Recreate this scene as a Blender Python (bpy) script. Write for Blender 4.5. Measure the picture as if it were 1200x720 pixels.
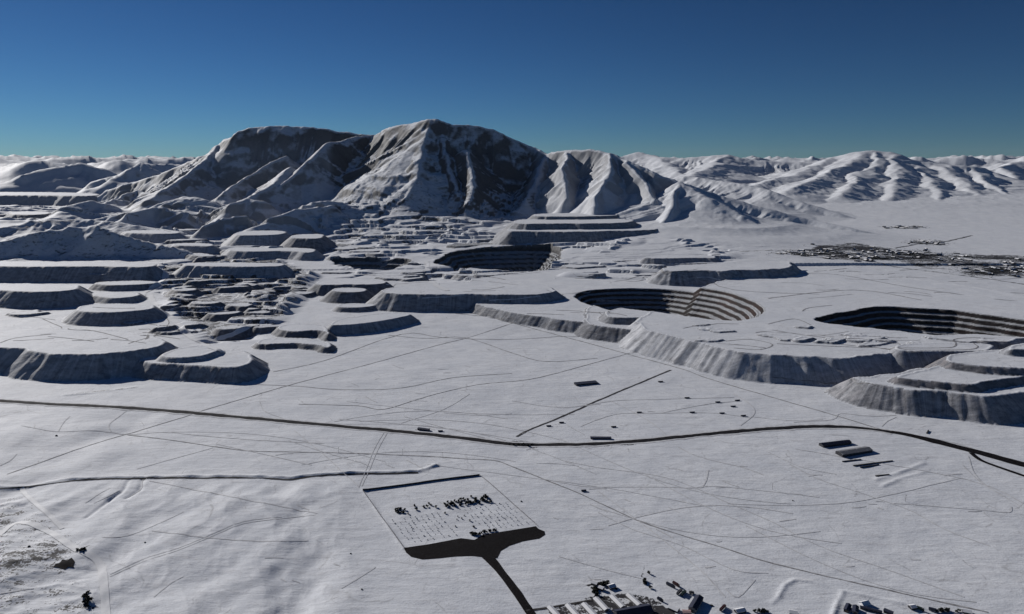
import bpy, bmesh, math, random
import numpy as np
from mathutils import Vector, Matrix

random.seed(7)
RNG = np.random.RandomState(7)
scn = bpy.context.scene
for o in list(bpy.data.objects):
    bpy.data.objects.remove(o)
COL = scn.collection

# ------------------------------------------------------------------ camera
CAM_H, FOC, HOR = 500.0, 810.0, 196.0          # height over the plain, focal length and horizon row of the 1200x720 frame
PITCH = math.atan((360 - HOR) / FOC)
cam_data = bpy.data.cameras.new("camera")
cam_data.sensor_width = 36.0
cam_data.lens = 36.0 * FOC / 1200.0
cam_data.clip_start = 1.0
cam_data.clip_end = 200000.0
cam = bpy.data.objects.new("camera", cam_data)
cam.location = (0, 0, CAM_H)
cam.rotation_euler = (math.pi / 2 - PITCH, 0, 0)
COL.objects.link(cam)
scn.camera = cam

# ------------------------------------------------------------------ sky and sun
SUN_EL, SUN_AZ = math.radians(21.5), math.radians(-46.0)
world = bpy.data.worlds.new("World")
scn.world = world
world.use_nodes = True
wn = world.node_tree.nodes
wl = world.node_tree.links
wn.clear()
sky = wn.new("ShaderNodeTexSky")
sky.sky_type = 'NISHITA'
sky.sun_disc = False
sky.sun_elevation = SUN_EL
sky.sun_rotation = SUN_AZ
sky.altitude = 3200.0
sky.air_density = 1.0
sky.dust_density = 0.35
sky.ozone_density = 3.5
bg = wn.new("ShaderNodeBackground")
bg.inputs["Strength"].default_value = 0.05
wo = wn.new("ShaderNodeOutputWorld")
tint = wn.new("ShaderNodeMix"); tint.data_type = 'RGBA'; tint.blend_type = 'MULTIPLY'
tint.inputs[0].default_value = 1.0; tint.inputs[7].default_value = (0.24, 0.385, 0.465, 1)
deep = wn.new("ShaderNodeGamma"); deep.inputs[1].default_value = 1.35
wl.new(sky.outputs[0], deep.inputs[0]); wl.new(deep.outputs[0], tint.inputs[6]); wl.new(tint.outputs[2], bg.inputs[0])
wl.new(bg.outputs[0], wo.inputs[0])
sd = bpy.data.lights.new("sun", 'SUN')
sd.energy = 5.0
sd.angle = math.radians(0.53)
sd.color = (1.0, 0.965, 0.93)
sun = bpy.data.objects.new("sun", sd)
SUNV = Vector((math.cos(SUN_EL) * math.sin(SUN_AZ), math.cos(SUN_EL) * math.cos(SUN_AZ), math.sin(SUN_EL)))
sun.rotation_euler = SUNV.to_track_quat('Z', 'Y').to_euler()
sun.location = (0, 0, 3000)
COL.objects.link(sun)
scn.view_settings.view_transform = 'Standard'
scn.view_settings.look = 'None'
scn.view_settings.gamma = 1.0
scn.view_settings.exposure = -0.42
scn.cycles.max_bounces = 4
scn.cycles.diffuse_bounces = 1
scn.cycles.use_denoising = True

# ------------------------------------------------------------------ noise
_perm = np.arange(512)
RNG.shuffle(_perm)
_ang = RNG.rand(512) * 2 * np.pi
_gx, _gy = np.cos(_ang), np.sin(_ang)

def perlin(x, y, seed=0):
    x = np.asarray(x, dtype=np.float64) + seed * 17.31
    y = np.asarray(y, dtype=np.float64) - seed * 9.77
    xi = np.floor(x).astype(np.int64); yi = np.floor(y).astype(np.int64)
    fx = x - xi; fy = y - yi
    u = fx * fx * fx * (fx * (fx * 6 - 15) + 10); v = fy * fy * fy * (fy * (fy * 6 - 15) + 10)
    def g(a, b, dx, dy):
        h = _perm[(_perm[a & 511] + b) & 511]
        return _gx[h] * dx + _gy[h] * dy
    n00 = g(xi, yi, fx, fy); n10 = g(xi + 1, yi, fx - 1, fy)
    n01 = g(xi, yi + 1, fx, fy - 1); n11 = g(xi + 1, yi + 1, fx - 1, fy - 1)
    a = n00 + u * (n10 - n00); b = n01 + u * (n11 - n01)
    return (a + v * (b - a)) * 1.5

def fbm(x, y, scale, octs=4, seed=0, gain=0.5):
    out = 0.0; amp = 1.0; tot = 0.0
    for k in range(octs):
        f = 2.03 ** k / scale
        out = out + amp * perlin(x * f, y * f, seed + k * 3)
        tot += amp; amp *= gain
    return out / tot

def ridged(x, y, scale, octs=4, seed=0, gain=0.5):
    out = 0.0; amp = 1.0; tot = 0.0; w = 1.0
    for k in range(octs):
        f = 2.07 ** k / scale
        n = (1.0 - np.abs(perlin(x * f, y * f, seed + k * 5))) ** 2
        out = out + amp * n * w
        w = np.clip(n * 1.3, 0, 1)
        tot += amp; amp *= gain
    return out / tot

def sstep(a, b, x):
    t = np.clip((x - a) / (b - a), 0, 1)
    return t * t * (3 - 2 * t)

# ------------------------------------------------------------------ surveying: from a bearing in the view to a place on the map
CP, SP = math.cos(PITCH), math.sin(PITCH)

def ray(x, y):
    a = (x - 600.0) / FOC; b = (360.0 - y) / FOC
    return np.array((a, CP + b * SP, -SP + b * CP))

def P(x, y, z=0.0):
    d = ray(x, y)
    if d[2] > -1e-3: d[2] = -1e-3
    t = (z - CAM_H) / d[2]
    return d[0] * t, d[1] * t

def PD(x, y, D):
    d = ray(x, y); t = D / d[1]
    return d[0] * t, D, CAM_H + d[2] * t

def zbase(X, Y):
    """broad lie of the land: a plain that climbs gently towards the mountains, more on the right"""
    q = np.clip(X / np.maximum(Y, 1.0), -0.8, 0.8)
    k = 0.012 + 0.026 * sstep(-0.35, 0.3, q)
    s = np.maximum(Y - 1900, 0); s = s * s / (s + 500)
    z = k * 3300 * (1 - np.exp(-s / 3000.0))
    return z

def at(x, y):
    z = 0.0
    for _ in range(40):
        X, Y = P(x, y, z)
        z = 0.5 * z + 0.5 * float(zbase(X, Y))
    return X, Y, z

def solve_h(x, yc, yt, slope, on=None):
    """height of a tip whose crest is seen at yc and toe at yt"""
    if on is None: X, Y, z0 = at(x, yt)
    else:
        z0 = on; X, Y = P(x, yt, on)
    lo, hi = z0, z0 + 300
    for _ in range(40):
        h = 0.5 * (lo + hi)
        Yc = Y + (h - z0) / slope
        Xc, Yp = P(x, yc, h)
        # higher h seen at yc lies nearer; want Yp == Yc
        if Yp > Yc: lo = h
        else: hi = h
    return h

# ------------------------------------------------------------------ features of the mine
TIPS = []      # waste rock terraces
def tip(crest, sample, slope=38, on=None, h=None, dirt_shade=0.5, amp=4.0, brown=0.0, rnd=2.0):
    sl = math.tan(math.radians(slope))
    if h is None: h = solve_h(sample[0], sample[1], sample[2], sl, on)
    poly = np.array([P(x, y, h) for x, y in crest])
    TIPS.append(dict(poly=poly, h=h, sl=sl, dirt_shade=dirt_shade, amp=amp, brown=brown, rnd=rnd))
    return h

# right-hand terraces above the plain
hA = tip([(545, 352), (572, 361), (600, 366), (640, 373), (667, 377), (712, 378), (735, 376), (760, 372), (860, 345), (880, 300), (560, 322), (540, 338)], (640, 373, 386), dirt_shade=.55)
hA2 = tip([(692, 381), (715, 384), (740, 386), (764, 387), (800, 384), (800, 355), (690, 355), (684, 374)], (722, 385, 402), dirt_shade=.75)
hB = tip([(758, 388), (790, 395), (817, 402), (850, 409), (878, 414), (900, 417), (940, 419), (1000, 418), (1030, 416), (1048, 413), (1090, 404), (1230, 398), (1300, 360), (1000, 315), (860, 320), (740, 372)],
         (850, 409, 441), dirt_shade=.22, brown=.2, amp=5)
hR2 = tip([(995, 441), (1010, 448), (1046, 455), (1088, 458), (1132, 464), (1168, 467), (1178, 461), (1215, 459), (1300, 455), (1300, 425), (1090, 430), (1030, 441)], (1080, 458, 489), dirt_shade=.5, brown=.35, amp=5)
hR3 = tip([(1046, 442), (1068, 445), (1100, 448), (1144, 452), (1152, 449), (1168, 446), (1200, 441), (1300, 437), (1300, 415), (1110, 424), (1075, 437)], (1100, 448, 457), on=hR2, dirt_shade=.8, brown=.4, amp=3)
hR4 = tip([(1106, 424), (1132, 427), (1156, 430), (1200, 432), (1300, 432), (1300, 405), (1120, 412)], (1150, 429, 438), on=hR3, dirt_shade=.7, brown=.5, amp=2)
hR5 = tip([(1048, 411), (1072, 412), (1100, 412), (1140, 412), (1162, 411), (1166, 402), (1050, 402)], None, h=hB + 9, dirt_shade=.4, amp=1)
tip([(1180, 411), (1200, 409), (1300, 412), (1300, 395), (1190, 402)], None, h=hR4 + 12, dirt_shade=.5, amp=1)
tip([(712, 372), (735, 373), (757, 372), (785, 371), (793, 366), (776, 360), (736, 359), (708, 365)], (745, 372, 380), on=hA2, dirt_shade=.6, amp=1)
tip([(330, 388), (350, 389), (376, 387), (388, 394), (380, 381), (350, 379), (325, 382)], (355, 389, 397), dirt_shade=.9, amp=3)
tip([(300, 405), (330, 402), (372, 404), (388, 409), (386, 399), (330, 396), (300, 398)], (345, 404, 410), dirt_shade=.9, amp=3)
# terrace left of the pit
hC3 = tip([(440, 343), (470, 345), (510, 345), (560, 345), (600, 346), (640, 345), (652, 341), (640, 333), (600, 330), (530, 331), (460, 336)], (500, 345, 366), dirt_shade=.45)
tip([(365, 334), (400, 334), (452, 333), (450, 327), (400, 326), (375, 328)], (410, 334, 346), dirt_shade=.7)
tip([(385, 342), (425, 343), (432, 338), (395, 337)], (405, 342, 355), dirt_shade=.7, amp=1)
tip([(385, 382), (402, 381), (430, 379), (455, 375), (476, 371), (484, 368), (460, 366), (430, 369), (395, 374)], (430, 379, 391), dirt_shade=.4, amp=2)
tip([(393, 360), (415, 361), (440, 359), (438, 356), (400, 356)], (415, 361, 367), dirt_shade=.6, amp=1)
# tips in the left foreground of the mine
hL1 = tip([(-80, 405), (0, 406), (30, 411), (62, 415), (112, 416), (130, 413), (152, 412), (172, 409), (196, 404), (190, 396), (150, 388), (60, 384), (0, 384), (-80, 384)], (62, 415, 446), dirt_shade=.35, amp=6)
hL2 = tip([(157, 423), (185, 426), (215, 428), (250, 429), (275, 430), (290, 427), (302, 419), (285, 409), (240, 413), (190, 417)], (240, 428, 447), dirt_shade=.5, amp=4)
tip([(186, 418), (205, 420), (235, 418), (250, 413), (260, 409), (235, 404), (200, 410)], (235, 418, 424), on=hL2, dirt_shade=.3, amp=1)
hL3 = tip([(84, 364), (110, 366), (140, 366), (165, 364), (183, 361), (175, 356), (140, 356), (100, 357)], (120, 366, 382), dirt_shade=.4, amp=3)
hL4 = tip([(-60, 338), (0, 340), (20, 342), (50, 342), (80, 341), (96, 338), (92, 333), (40, 333), (-60, 332)], (50, 342, 362), dirt_shade=.4, amp=4)
tip([(100, 345), (128, 350), (150, 349), (166, 346), (160, 342), (110, 342)], (140, 349, 356), dirt_shade=.4, amp=2)
hL5 = tip([(-60, 311), (0, 312), (30, 313), (95, 312), (140, 313), (182, 313), (180, 309), (60, 307), (-60, 306)], (50, 313, 332), dirt_shade=.4, amp=4)
tip([(97, 321), (120, 322), (150, 321), (178, 316), (170, 314), (110, 316)], (135, 321, 331), dirt_shade=.5, amp=2)
tip([(106, 333), (140, 335), (188, 332), (180, 329), (120, 330)], (140, 334, 341), dirt_shade=.5, amp=2)
tip([(142, 273), (175, 274), (211, 274), (208, 270), (150, 270)], (190, 274, 286), dirt_shade=.2, amp=3)
tip([(200, 288), (225, 288), (250, 289), (248, 285), (205, 285)], (230, 288, 301), dirt_shade=.3, amp=3)
tip([(273, 276), (300, 276), (333, 275), (335, 270), (280, 271)], (310, 276, 292), dirt_shade=.25, amp=3)
tip([(338, 279), (365, 280), (380, 279), (378, 274), (345, 275)], (355, 280, 296), dirt_shade=.6, amp=3)
tip([(264, 294), (300, 295), (340, 294), (368, 297), (372, 291), (300, 290), (270, 290)], (310, 295, 306), dirt_shade=.3, amp=3)
tip([(214, 312), (250, 312), (300, 313), (335, 312), (330, 308), (220, 308)], (250, 312, 328), dirt_shade=.3, amp=4)
hD = tip([(-200, 229), (0, 229), (60, 229), (112, 230), (118, 227), (60, 225), (-200, 225)], (40, 229, 242), slope=38, dirt_shade=.3, amp=8)
tip([(10, 251), (30, 252), (60, 251), (58, 248), (15, 248)], (30, 251, 259), dirt_shade=.6, amp=5)
# tiers under the mountain
hT1 = tip([(592, 272), (612, 271), (660, 272), (700, 271), (762, 270), (775, 268), (755, 262), (600, 264)], (700, 271, 287), dirt_shade=.45, amp=6)
tip([(598, 263), (650, 262), (700, 262), (737, 261), (745, 258), (700, 255), (605, 257)], (690, 262, 269), on=hT1, dirt_shade=.5, amp=5)
tip([(622, 254), (670, 254), (726, 253), (722, 250), (630, 250)], (680, 253, 258), on=hT1 + 26, dirt_shade=.5, amp=5)
tip([(752, 303), (790, 303), (820, 302), (842, 303), (835, 299), (760, 300)], (800, 303, 311), dirt_shade=.4, amp=3)
tip([(775, 318), (820, 318), (860, 317), (890, 316), (915, 315), (932, 311), (925, 306), (860, 308), (775, 312)], (890, 316, 336), dirt_shade=.4, amp=8)
tip([(395, 252), (420, 250), (445, 252), (470, 253), (465, 249), (400, 247)], (430, 252, 262), dirt_shade=.5, amp=6)
tip([(384, 266), (420, 265), (470, 266), (475, 270), (540, 272), (535, 266), (400, 261)], (430, 266, 276), dirt_shade=.3, amp=6)

_rt = random.Random(23)
def small_tips(n, x0, x1, y0, y1, w0, w1, h0, h1, dirt_shade=.55, on=None):
    for _ in range(n):
        x = _rt.uniform(x0, x1); y = _rt.uniform(y0, y1); X, Y, z = at(x, y)
        if on is not None:
            z = on; X, Y = P(x, y, on)
        wx = _rt.uniform(w0, w1) * Y / FOC; wy = wx * _rt.uniform(.3, .6); th_ = _rt.uniform(-.5, .5)
        k = _rt.randint(6, 9); p = []
        for i in range(k):
            a = 2 * math.pi * i / k; q = _rt.uniform(.45, 1.25)
            ux, uy = wx * q * math.cos(a), wy * q * math.sin(a)
            p.append((X + ux * math.cos(th_) - uy * math.sin(th_), Y + ux * math.sin(th_) + uy * math.cos(th_)))
        TIPS.append(dict(poly=np.array(p), h=z + _rt.uniform(h0, h1), sl=math.tan(math.radians(38)), dirt_shade=dirt_shade, amp=_rt.uniform(3, 6), brown=_rt.choice([0, 0, .3]), rnd=1, small=True))
small_tips(34, 190, 330, 300, 392, 7, 26, 6, 20, .8)
small_tips(12, 300, 400, 318, 360, 6, 20, 5, 12, .7)
small_tips(40, 395, 640, 268, 328, 8, 34, 4, 15, .6)
small_tips(26, 640, 900, 285, 330, 8, 36, 3, 10, .5)
small_tips(7, 900, 1000, 384, 402, 12, 34, 2, 5, .5, hB)
small_tips(9, 1000, 1190, 396, 408, 12, 40, 2, 6, .5, hB)
small_tips(4, 820, 900, 378, 400, 10, 24, 1.5, 3, .5, hB)
small_tips(18, 10, 380, 238, 268, 10, 36, 14, 45, .5)
small_tips(14, 200, 400, 268, 305, 10, 34, 12, 34, .6)
small_tips(8, 10, 180, 366, 400, 8, 24, 3, 7, .7)
PITS = []
def pit(poly, zr, depth=130, bench=24, slope=0.85, seed=0, rk=1.35, br=.7, wob=14):
    PITS.append(dict(wob=wob, rk=rk, br=br, zr=zr, poly=np.array([P(x, y, zr) for x, y in poly]), depth=depth, bench=bench, slope=slope, seed=seed))
pit([(668, 343), (680, 336), (700, 333), (750, 331), (800, 334), (850, 341), (885, 352), (897, 364), (890, 373), (860, 377), (800, 371), (760, 364), (730, 361), (700, 354)], hB, depth=100, bench=15, slope=.72, rk=1.1, br=.6, wob=8)
pit([(946, 373), (985, 367), (1013, 361), (1040, 359), (1100, 362), (1150, 368), (1200, 375), (1290, 388), (1290, 405), (1200, 396), (1130, 392), (1095, 393), (1060, 389), (1010, 384), (975, 381)], hB, depth=100, bench=15, slope=.75, seed=3, rk=1.5, br=.4, wob=14)
zP = at(580, 300)[2]
pit([(507, 305), (520, 299), (535, 295), (560, 292.5), (610, 291.5), (652, 292), (660, 297), (658, 303), (647, 312), (627, 318), (583, 318), (538, 314), (515, 310)], zP, depth=130, bench=22, seed=5, rk=.9, br=0, slope=.75)
pit([(384, 306), (400, 304), (430, 303), (465, 304), (482, 307), (470, 315), (440, 318), (405, 315)], at(430, 310)[2], depth=70, seed=7, rk=.8, br=0, slope=.75)
0 and pit([(505, 268), (530, 254), (560, 251), (580, 256), (560, 266), (530, 273)], at(540, 262)[2], depth=110, bench=26, slope=.7, seed=8)
hQ = at(330, 400)[2]
0 and pit([(296, 391), (330, 386), (370, 386), (386, 398), (388, 412), (370, 420), (345, 421), (325, 414), (300, 408)], hQ, depth=38, bench=9, slope=.55, seed=9)

# mountains: crest lines given as bearing, height angle and distance
RIDGES = []
def ridge(pts, s=0.62, w=0.3):
    RIDGES.append((np.array([PD(*p) for p in pts]), s, w))
ridge([(120, 222, 8600), (185, 205, 8300), (230, 185, 8000), (262, 166, 7800), (285, 153, 7600), (300, 148, 7600), (340, 147, 7600), (380, 150, 7600), (420, 156, 7500), (437, 159, 7400), (452, 151, 7100), (470, 146, 6900), (500, 139, 6600), (510, 139, 6580),
       (530, 145, 6600), (560, 146, 6650), (580, 151, 6650), (600, 160, 6650), (622, 172, 6600), (640, 180, 6450), (665, 175, 6250), (690, 174, 6050), (715, 178, 5850), (740, 190, 5600), (770, 202, 5400), (800, 213, 5250), (850, 231, 5050), (900, 247, 4850)], 0.92)
ridge([(437, 158, 7400), (410, 160, 7150), (384, 167, 6900), (362, 188, 6500), (335, 210, 6200), (305, 232, 5900)], 0.72)
ridge([(262, 166, 7800), (245, 185, 7300), (218, 204, 6900), (190, 222, 6500)], 0.6)
ridge([(335, 182, 7000), (318, 190, 6850), (290, 206, 6600), (262, 224, 6200)], 0.66)
ridge([(340, 195, 6500), (318, 215, 6100), (290, 232, 5800), (265, 243, 5500)], 0.55)
ridge([(503, 141, 6600), (499, 160, 6350), (495, 185, 6000), (488, 208, 5700), (478, 230, 5450)], 0.56)
ridge([(518, 158, 6450), (524, 180, 6100), (530, 205, 5800), (536, 225, 5550)], 0.85)
ridge([(545, 175, 6150), (553, 198, 5800), (552, 218, 5550), (548, 236, 5350)], 0.78)
ridge([(640, 180, 6450), (632, 198, 6100), (626, 218, 5750), (614, 236, 5450)], 0.78)
ridge([(666, 176, 6250), (658, 196, 5700), (662, 214, 5450), (664, 232, 5250)], 0.85)
ridge([(716, 179, 5800), (714, 196, 5500), (706, 218, 5200), (696, 240, 4950), (690, 256, 4800)], 0.72)
ridge([(735, 190, 5600), (755, 212, 5250), (768, 232, 4950)], 0.8)
ridge([(797, 213, 5150), (792, 224, 4950), (784, 244, 4700), (778, 262, 4500)], 0.66)
ridge([(797, 213, 5150), (830, 232, 4800), (870, 252, 4550), (900, 268, 4350), (940, 277, 4200)], 0.30, .55)
ridge([(850, 230, 5080), (900, 244, 4880), (950, 257, 4680), (1000, 268, 4480), (1040, 276, 4330)], 0.34, .5)
ridge([(800, 206, 7000), (830, 209, 6700), (870, 215, 6350), (900, 223, 6050), (950, 239, 5700), (1000, 255, 5400)], 0.33, .5)
# right range
ridge([(700, 190, 11500), (745, 180, 11500), (752, 178, 11500), (770, 184, 11000), (800, 185, 10600), (850, 181, 10300), (880, 187, 10000), (930, 190, 9900), (960, 189, 9800), (985, 183, 9600), (1005, 178, 9500), (1022, 176, 9500), (1042, 178, 9400), (1065, 186, 9200), (1090, 190, 9000), (1120, 193, 8900), (1150, 196, 8800), (1165, 201, 8700)], 0.27, .6)
ridge([(1140, 206, 9200), (1165, 197, 9800), (1190, 190, 10200), (1215, 186, 10500), (1260, 190, 10500), (1340, 200, 10500)], 0.36, .6)
ridge([(1013, 177, 9500), (990, 192, 8700), (962, 206, 7900), (925, 222, 7000)], 0.22, .6)
ridge([(1030, 177, 9450), (1022, 194, 8600), (1005, 210, 7700), (985, 228, 6800)], 0.22, .6)
ridge([(1045, 180, 9300), (1052, 199, 8300), (1050, 216, 7500), (1042, 234, 6700)], 0.23, .6)
ridge([(1066, 187, 9200), (1084, 204, 8200), (1096, 220, 7400), (1104, 236, 6700)], 0.22, .6)
ridge([(1096, 191, 9000), (1122, 208, 8100), (1142, 224, 7300), (1160, 236, 6800)], 0.22, .6)
ridge([(1138, 196, 8850), (1156, 212, 8000), (1185, 230, 7100)], 0.24, .6)
ridge([(982, 184, 9600), (950, 196, 8900), (910, 210, 8000), (870, 222, 7400)], 0.20, .6)
ridge([(850, 182, 10300), (838, 194, 9300), (812, 204, 8500)], 0.22, .6)
ridge([(770, 184, 11000), (790, 196, 9800), (800, 206, 8900)], 0.22, .6)
ridge([(1175, 196, 9700), (1200, 212, 8600), (1240, 228, 7700)], 0.26, .6)
ridge([(240, 263, 4650), (262, 254, 4800), (287, 252, 4850)], .95, .2)
ridge([(270, 238, 5500), (290, 232, 5650), (310, 236, 5600)], .8, .3)
ridge([(150, 250, 5300), (185, 243, 5500), (215, 246, 5400)], .85, .3)
ridge([(125, 236, 6900), (160, 222, 7400), (180, 226, 7200)], .6, .3)
# low hills on the left
ridge([(-30, 290, 3700), (25, 276, 3820), (60, 268, 3860), (110, 265, 3880), (140, 272, 3850), (190, 287, 3780), (225, 299, 3700)], .72, .25)
ridge([(0, 268, 4600), (40, 258, 4800), (90, 256, 4900), (140, 260, 4850)], .25, .4)
ridge([(95, 240, 6100), (110, 236, 6200), (125, 238, 6200)], 0.35)
ridge([(190, 236, 6000), (215, 229, 6100), (235, 233, 6000)], 0.35)
ridge([(340, 247, 5100), (370, 238, 5350), (400, 236, 5400)], 0.5)
ridge([(300, 262, 4700), (345, 243, 5000), (385, 240, 5200)], 0.5)
ridge([(130, 212, 9500), (150, 198, 9800), (165, 189, 10000), (180, 200, 9800)], 0.45)
ridge([(20, 205, 10500), (60, 196, 11000), (90, 190, 11500), (120, 196, 11500)], 0.35)

def poly_sd(X, Y, poly):
    n = len(poly)
    d2 = np.full(X.shape, 1e18); s = np.zeros(X.shape); inside = np.zeros(X.shape, bool); acc = 0.0
    for i in range(n):
        ax, ay = poly[i]; bx, by = poly[(i + 1) % n]
        ex, ey = bx - ax, by - ay; L2 = ex * ex + ey * ey + 1e-9; L = math.sqrt(L2)
        px, py = X - ax, Y - ay
        tt = (px * ex + py * ey) / L2
        t = np.clip(tt, 0, 1)
        dx, dy = px - ex * t, py - ey * t
        dd = dx * dx + dy * dy
        m = dd < d2
        d2 = np.where(m, dd, d2)
        s = np.where(m, acc + t * L, s)
        c = ((ay > Y) != (by > Y)) & (X < ex * (Y - ay) / (ey if abs(ey) > 1e-9 else 1e-9) + ax)
        inside ^= c
        acc += L
    return np.sqrt(d2), s, inside

def smooth_poly(poly, it=2):
    p = np.array(poly)
    for _ in range(it):
        q = np.roll(p, -1, axis=0)
        p = np.stack([p * .75 + q * .25, p * .25 + q * .75], 1).reshape(-1, 2)
    return p

def line_d(X, Y, pts):
    d2 = np.full(X.shape, 1e18)
    for (ax, ay), (bx, by) in zip(pts[:-1], pts[1:]):
        ex, ey = bx - ax, by - ay; L2 = ex * ex + ey * ey + 1e-9
        t = np.clip(((X - ax) * ex + (Y - ay) * ey) / L2, 0, 1)
        d2 = np.minimum(d2, (X - ax - ex * t) ** 2 + (Y - ay - ey * t) ** 2)
    return np.sqrt(d2)

def box_mask(X, Y, poly, feather):
    poly = np.array([at(x, y)[:2] for x, y in poly])
    lo = poly.min(0) - feather * 2; hi = poly.max(0) + feather * 2
    out = np.zeros(X.shape)
    m = (X > lo[0]) & (X < hi[0]) & (Y > lo[1]) & (Y < hi[1])
    if m.any():
        d, s, ins = poly_sd(X[m], Y[m], poly)
        out[m] = sstep(-feather, feather, np.where(ins, d, -d))
    return out

def terrace(z, step, riser=0.35):
    k = np.floor(z / step); f = z / step - k
    return step * (k + sstep(1 - riser, 1.0, f))

def cuesta(n, Y, step, g, riser=.13):
    return terrace(n + g * Y, step, riser) - g * Y - step * .35

# ------------------------------------------------------------------ ground
def build_ground(X, Y):
    R = np.hypot(X, Y)
    Z = zbase(X, Y)
    bare = np.zeros(X.shape); rocky = np.zeros(X.shape); face = np.zeros(X.shape); brown = np.zeros(X.shape); sarc = np.zeros(X.shape)
    reg = np.zeros(X.shape, np.int32)                    # 0 plain, 1 mountain, 2 far hills, 10+ tips, 100+ pits
    near = 1 - sstep(3000, 5000, Y)
    # undulation of the snow field
    Z = Z + near * (3.5 * fbm(X, Y, 420, 3, 1) + 0.9 * fbm(X, Y * 1.4, 70, 3, 4))
    hill = box_mask(X, Y, [(-200, 560), (60, 566), (250, 566), (400, 575), (400, 760), (-200, 760)], 60)
    Z = Z + hill * (8 * fbm(X * 1.3 - Y * .5, Y * .6, 170, 3, 9) + 4 * ridged(X + Y * .3, Y * .6, 110, 3, 12))
    humps = box_mask(X, Y, [(-200, 480), (180, 485), (140, 556), (-200, 556)], 40)
    Z = Z + humps * 7 * fbm(X, Y, 150, 2, 31)
    rough = box_mask(X, Y, [(-250, 585), (30, 578), (75, 610), (112, 645), (120, 760), (-250, 760)], 40)
    Z = Z + rough * 2.2 * (ridged(X * .5 + Y * .2, Y * 1.3, 32, 3, 15) - .4)
    bare = np.maximum(bare, rough * 0.47)
    # broken ground of the old workings
    old = box_mask(X, Y, [(182, 312), (300, 296), (372, 322), (352, 352), (322, 384), (300, 396), (245, 400), (205, 372), (186, 345)], 40)
    n = 62 * fbm(X * .7 + Y * .2, Y * .8, 210, 4, 21, .5) + 16
    pm = sstep(-.28, .05, fbm(X, Y, 300, 2, 29))
    Z = Z + old * (.25 + .75 * pm) * cuesta(n, Y, 15, .10, .16)
    bare = np.maximum(bare, old * 0.58); rocky = np.maximum(rocky, old * .8)
    up = box_mask(X, Y, [(180, 262), (380, 258), (400, 300), (300, 306), (200, 300)], 80)
    Z = Z + up * (.3 + .7 * sstep(-.25, .05, fbm(X, Y, 500, 2, 28))) * cuesta(100 * fbm(X * .6, Y, 420, 4, 22, .6) + 20, Y, 30, .11)
    rocky = np.maximum(rocky, up * .6)
    lowl = box_mask(X, Y, [(-200, 245), (120, 243), (180, 232), (400, 235), (400, 258), (250, 268), (-200, 262)], 150)
    Z = Z + lowl * (60 * ridged(X * .8, Y, 600, 4, 23) + .8 * cuesta(70 * fbm(X * .5, Y, 600, 3, 20, .5), Y, 34, .09, .12))
    bare = np.maximum(bare, lowl * .30)
    rocky = np.maximum(rocky, lowl * .7)
    mid = box_mask(X, Y, [(395, 275), (640, 278), (900, 296), (760, 330), (520, 330), (400, 325)], 60)
    Z = Z + mid * (.15 + .85 * sstep(-.1, .2, fbm(X, Y, 380, 2, 27))) * cuesta(60 * fbm(X * .5, Y, 330, 4, 24, .6) + 12, Y, 15, .06, .10)
    rocky = np.maximum(rocky, mid * .7)
    mb = box_mask(X, Y, [(385, 240), (470, 236), (650, 244), (600, 268), (500, 287), (385, 286)], 90)
    Z = Z + mb * (.3 + .7 * sstep(-.25, .1, fbm(X, Y, 450, 2, 25))) * cuesta(95 * fbm(X * .5, Y * .8, 420, 4, 26, .6) + 30, Y, 26, .11)
    rocky = np.maximum(rocky, mb * .9); bare = np.maximum(bare, mb * .40)
    # town with bare trees and wet ground on the right
    town = box_mask(X, Y, [(880, 300), (935, 301), (960, 292), (1000, 289), (1080, 298), (1200, 301), (1400, 302), (1400, 330), (1200, 326), (1130, 323), (1050, 309), (950, 305)], 40)
    bare = np.maximum(bare, town * (.62 + .5 * fbm(X * .5, Y, 160, 3, 91)))
    for pts, w, b in (([(1050, 294), (1080, 288), (1112, 285), (1138, 279)], 14, .8), ([(1025, 268), (1060, 270), (1095, 274)], 14, .55), ([(940, 304), (1020, 309), (1080, 317), (1150, 326), (1220, 336)], 12, .8), ([(860, 299), (940, 298), (1000, 300)], 12, .7),
                      ([(725, 320), (745, 318)], 10, .5)):
        q = np.array([at(x, y)[:2] for x, y in pts])
        bare = np.maximum(bare, b * np.exp(-(line_d(X, Y, q) / w) ** 2))
    lotm = box_mask(X, Y, [(640, 711), (690, 699), (735, 694), (760, 697), (792, 716), (800, 740), (640, 740)], 5)
    bare = np.maximum(bare, lotm * .62)
    for pts, w, b in (([(85, 645), (95, 647), (104, 643)], 3, .8), ([(60, 665), (72, 655)], 3, .6), ([(690, 686), (700, 684), (715, 686), (722, 690)], 4, .75), ([(755, 665), (752, 676), (760, 684), (775, 696)], 3, .6),
                      ([(700, 690), (699, 700)], 3, .8), ([(20, 600), (0, 606)], 3, .7), ([(487, 503), (512, 506)], 4, .6), ([(635, 501), (660, 495)], 4, .6), ([(600, 517), (640, 520), (615, 528)], 6, .6),
                      ([(700, 523), (745, 521)], 5, .6), ([(310, 519), (330, 508), (338, 505)], 3, .5), ([(1000, 471), (1055, 488)], 3, .5), ([(78, 464), (100, 460), (158, 455)], 5, .7)):
        q = np.array([at(x, y)[:2] for x, y in pts])
        bare = np.maximum(bare, b * np.exp(-(line_d(X, Y, q) / w) ** 2))
    lh = box_mask(X, Y, [(-60, 308), (-40, 274), (60, 264), (130, 264), (240, 301), (200, 308)], 60)
    bare = np.maximum(bare, lh * .42)
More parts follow.
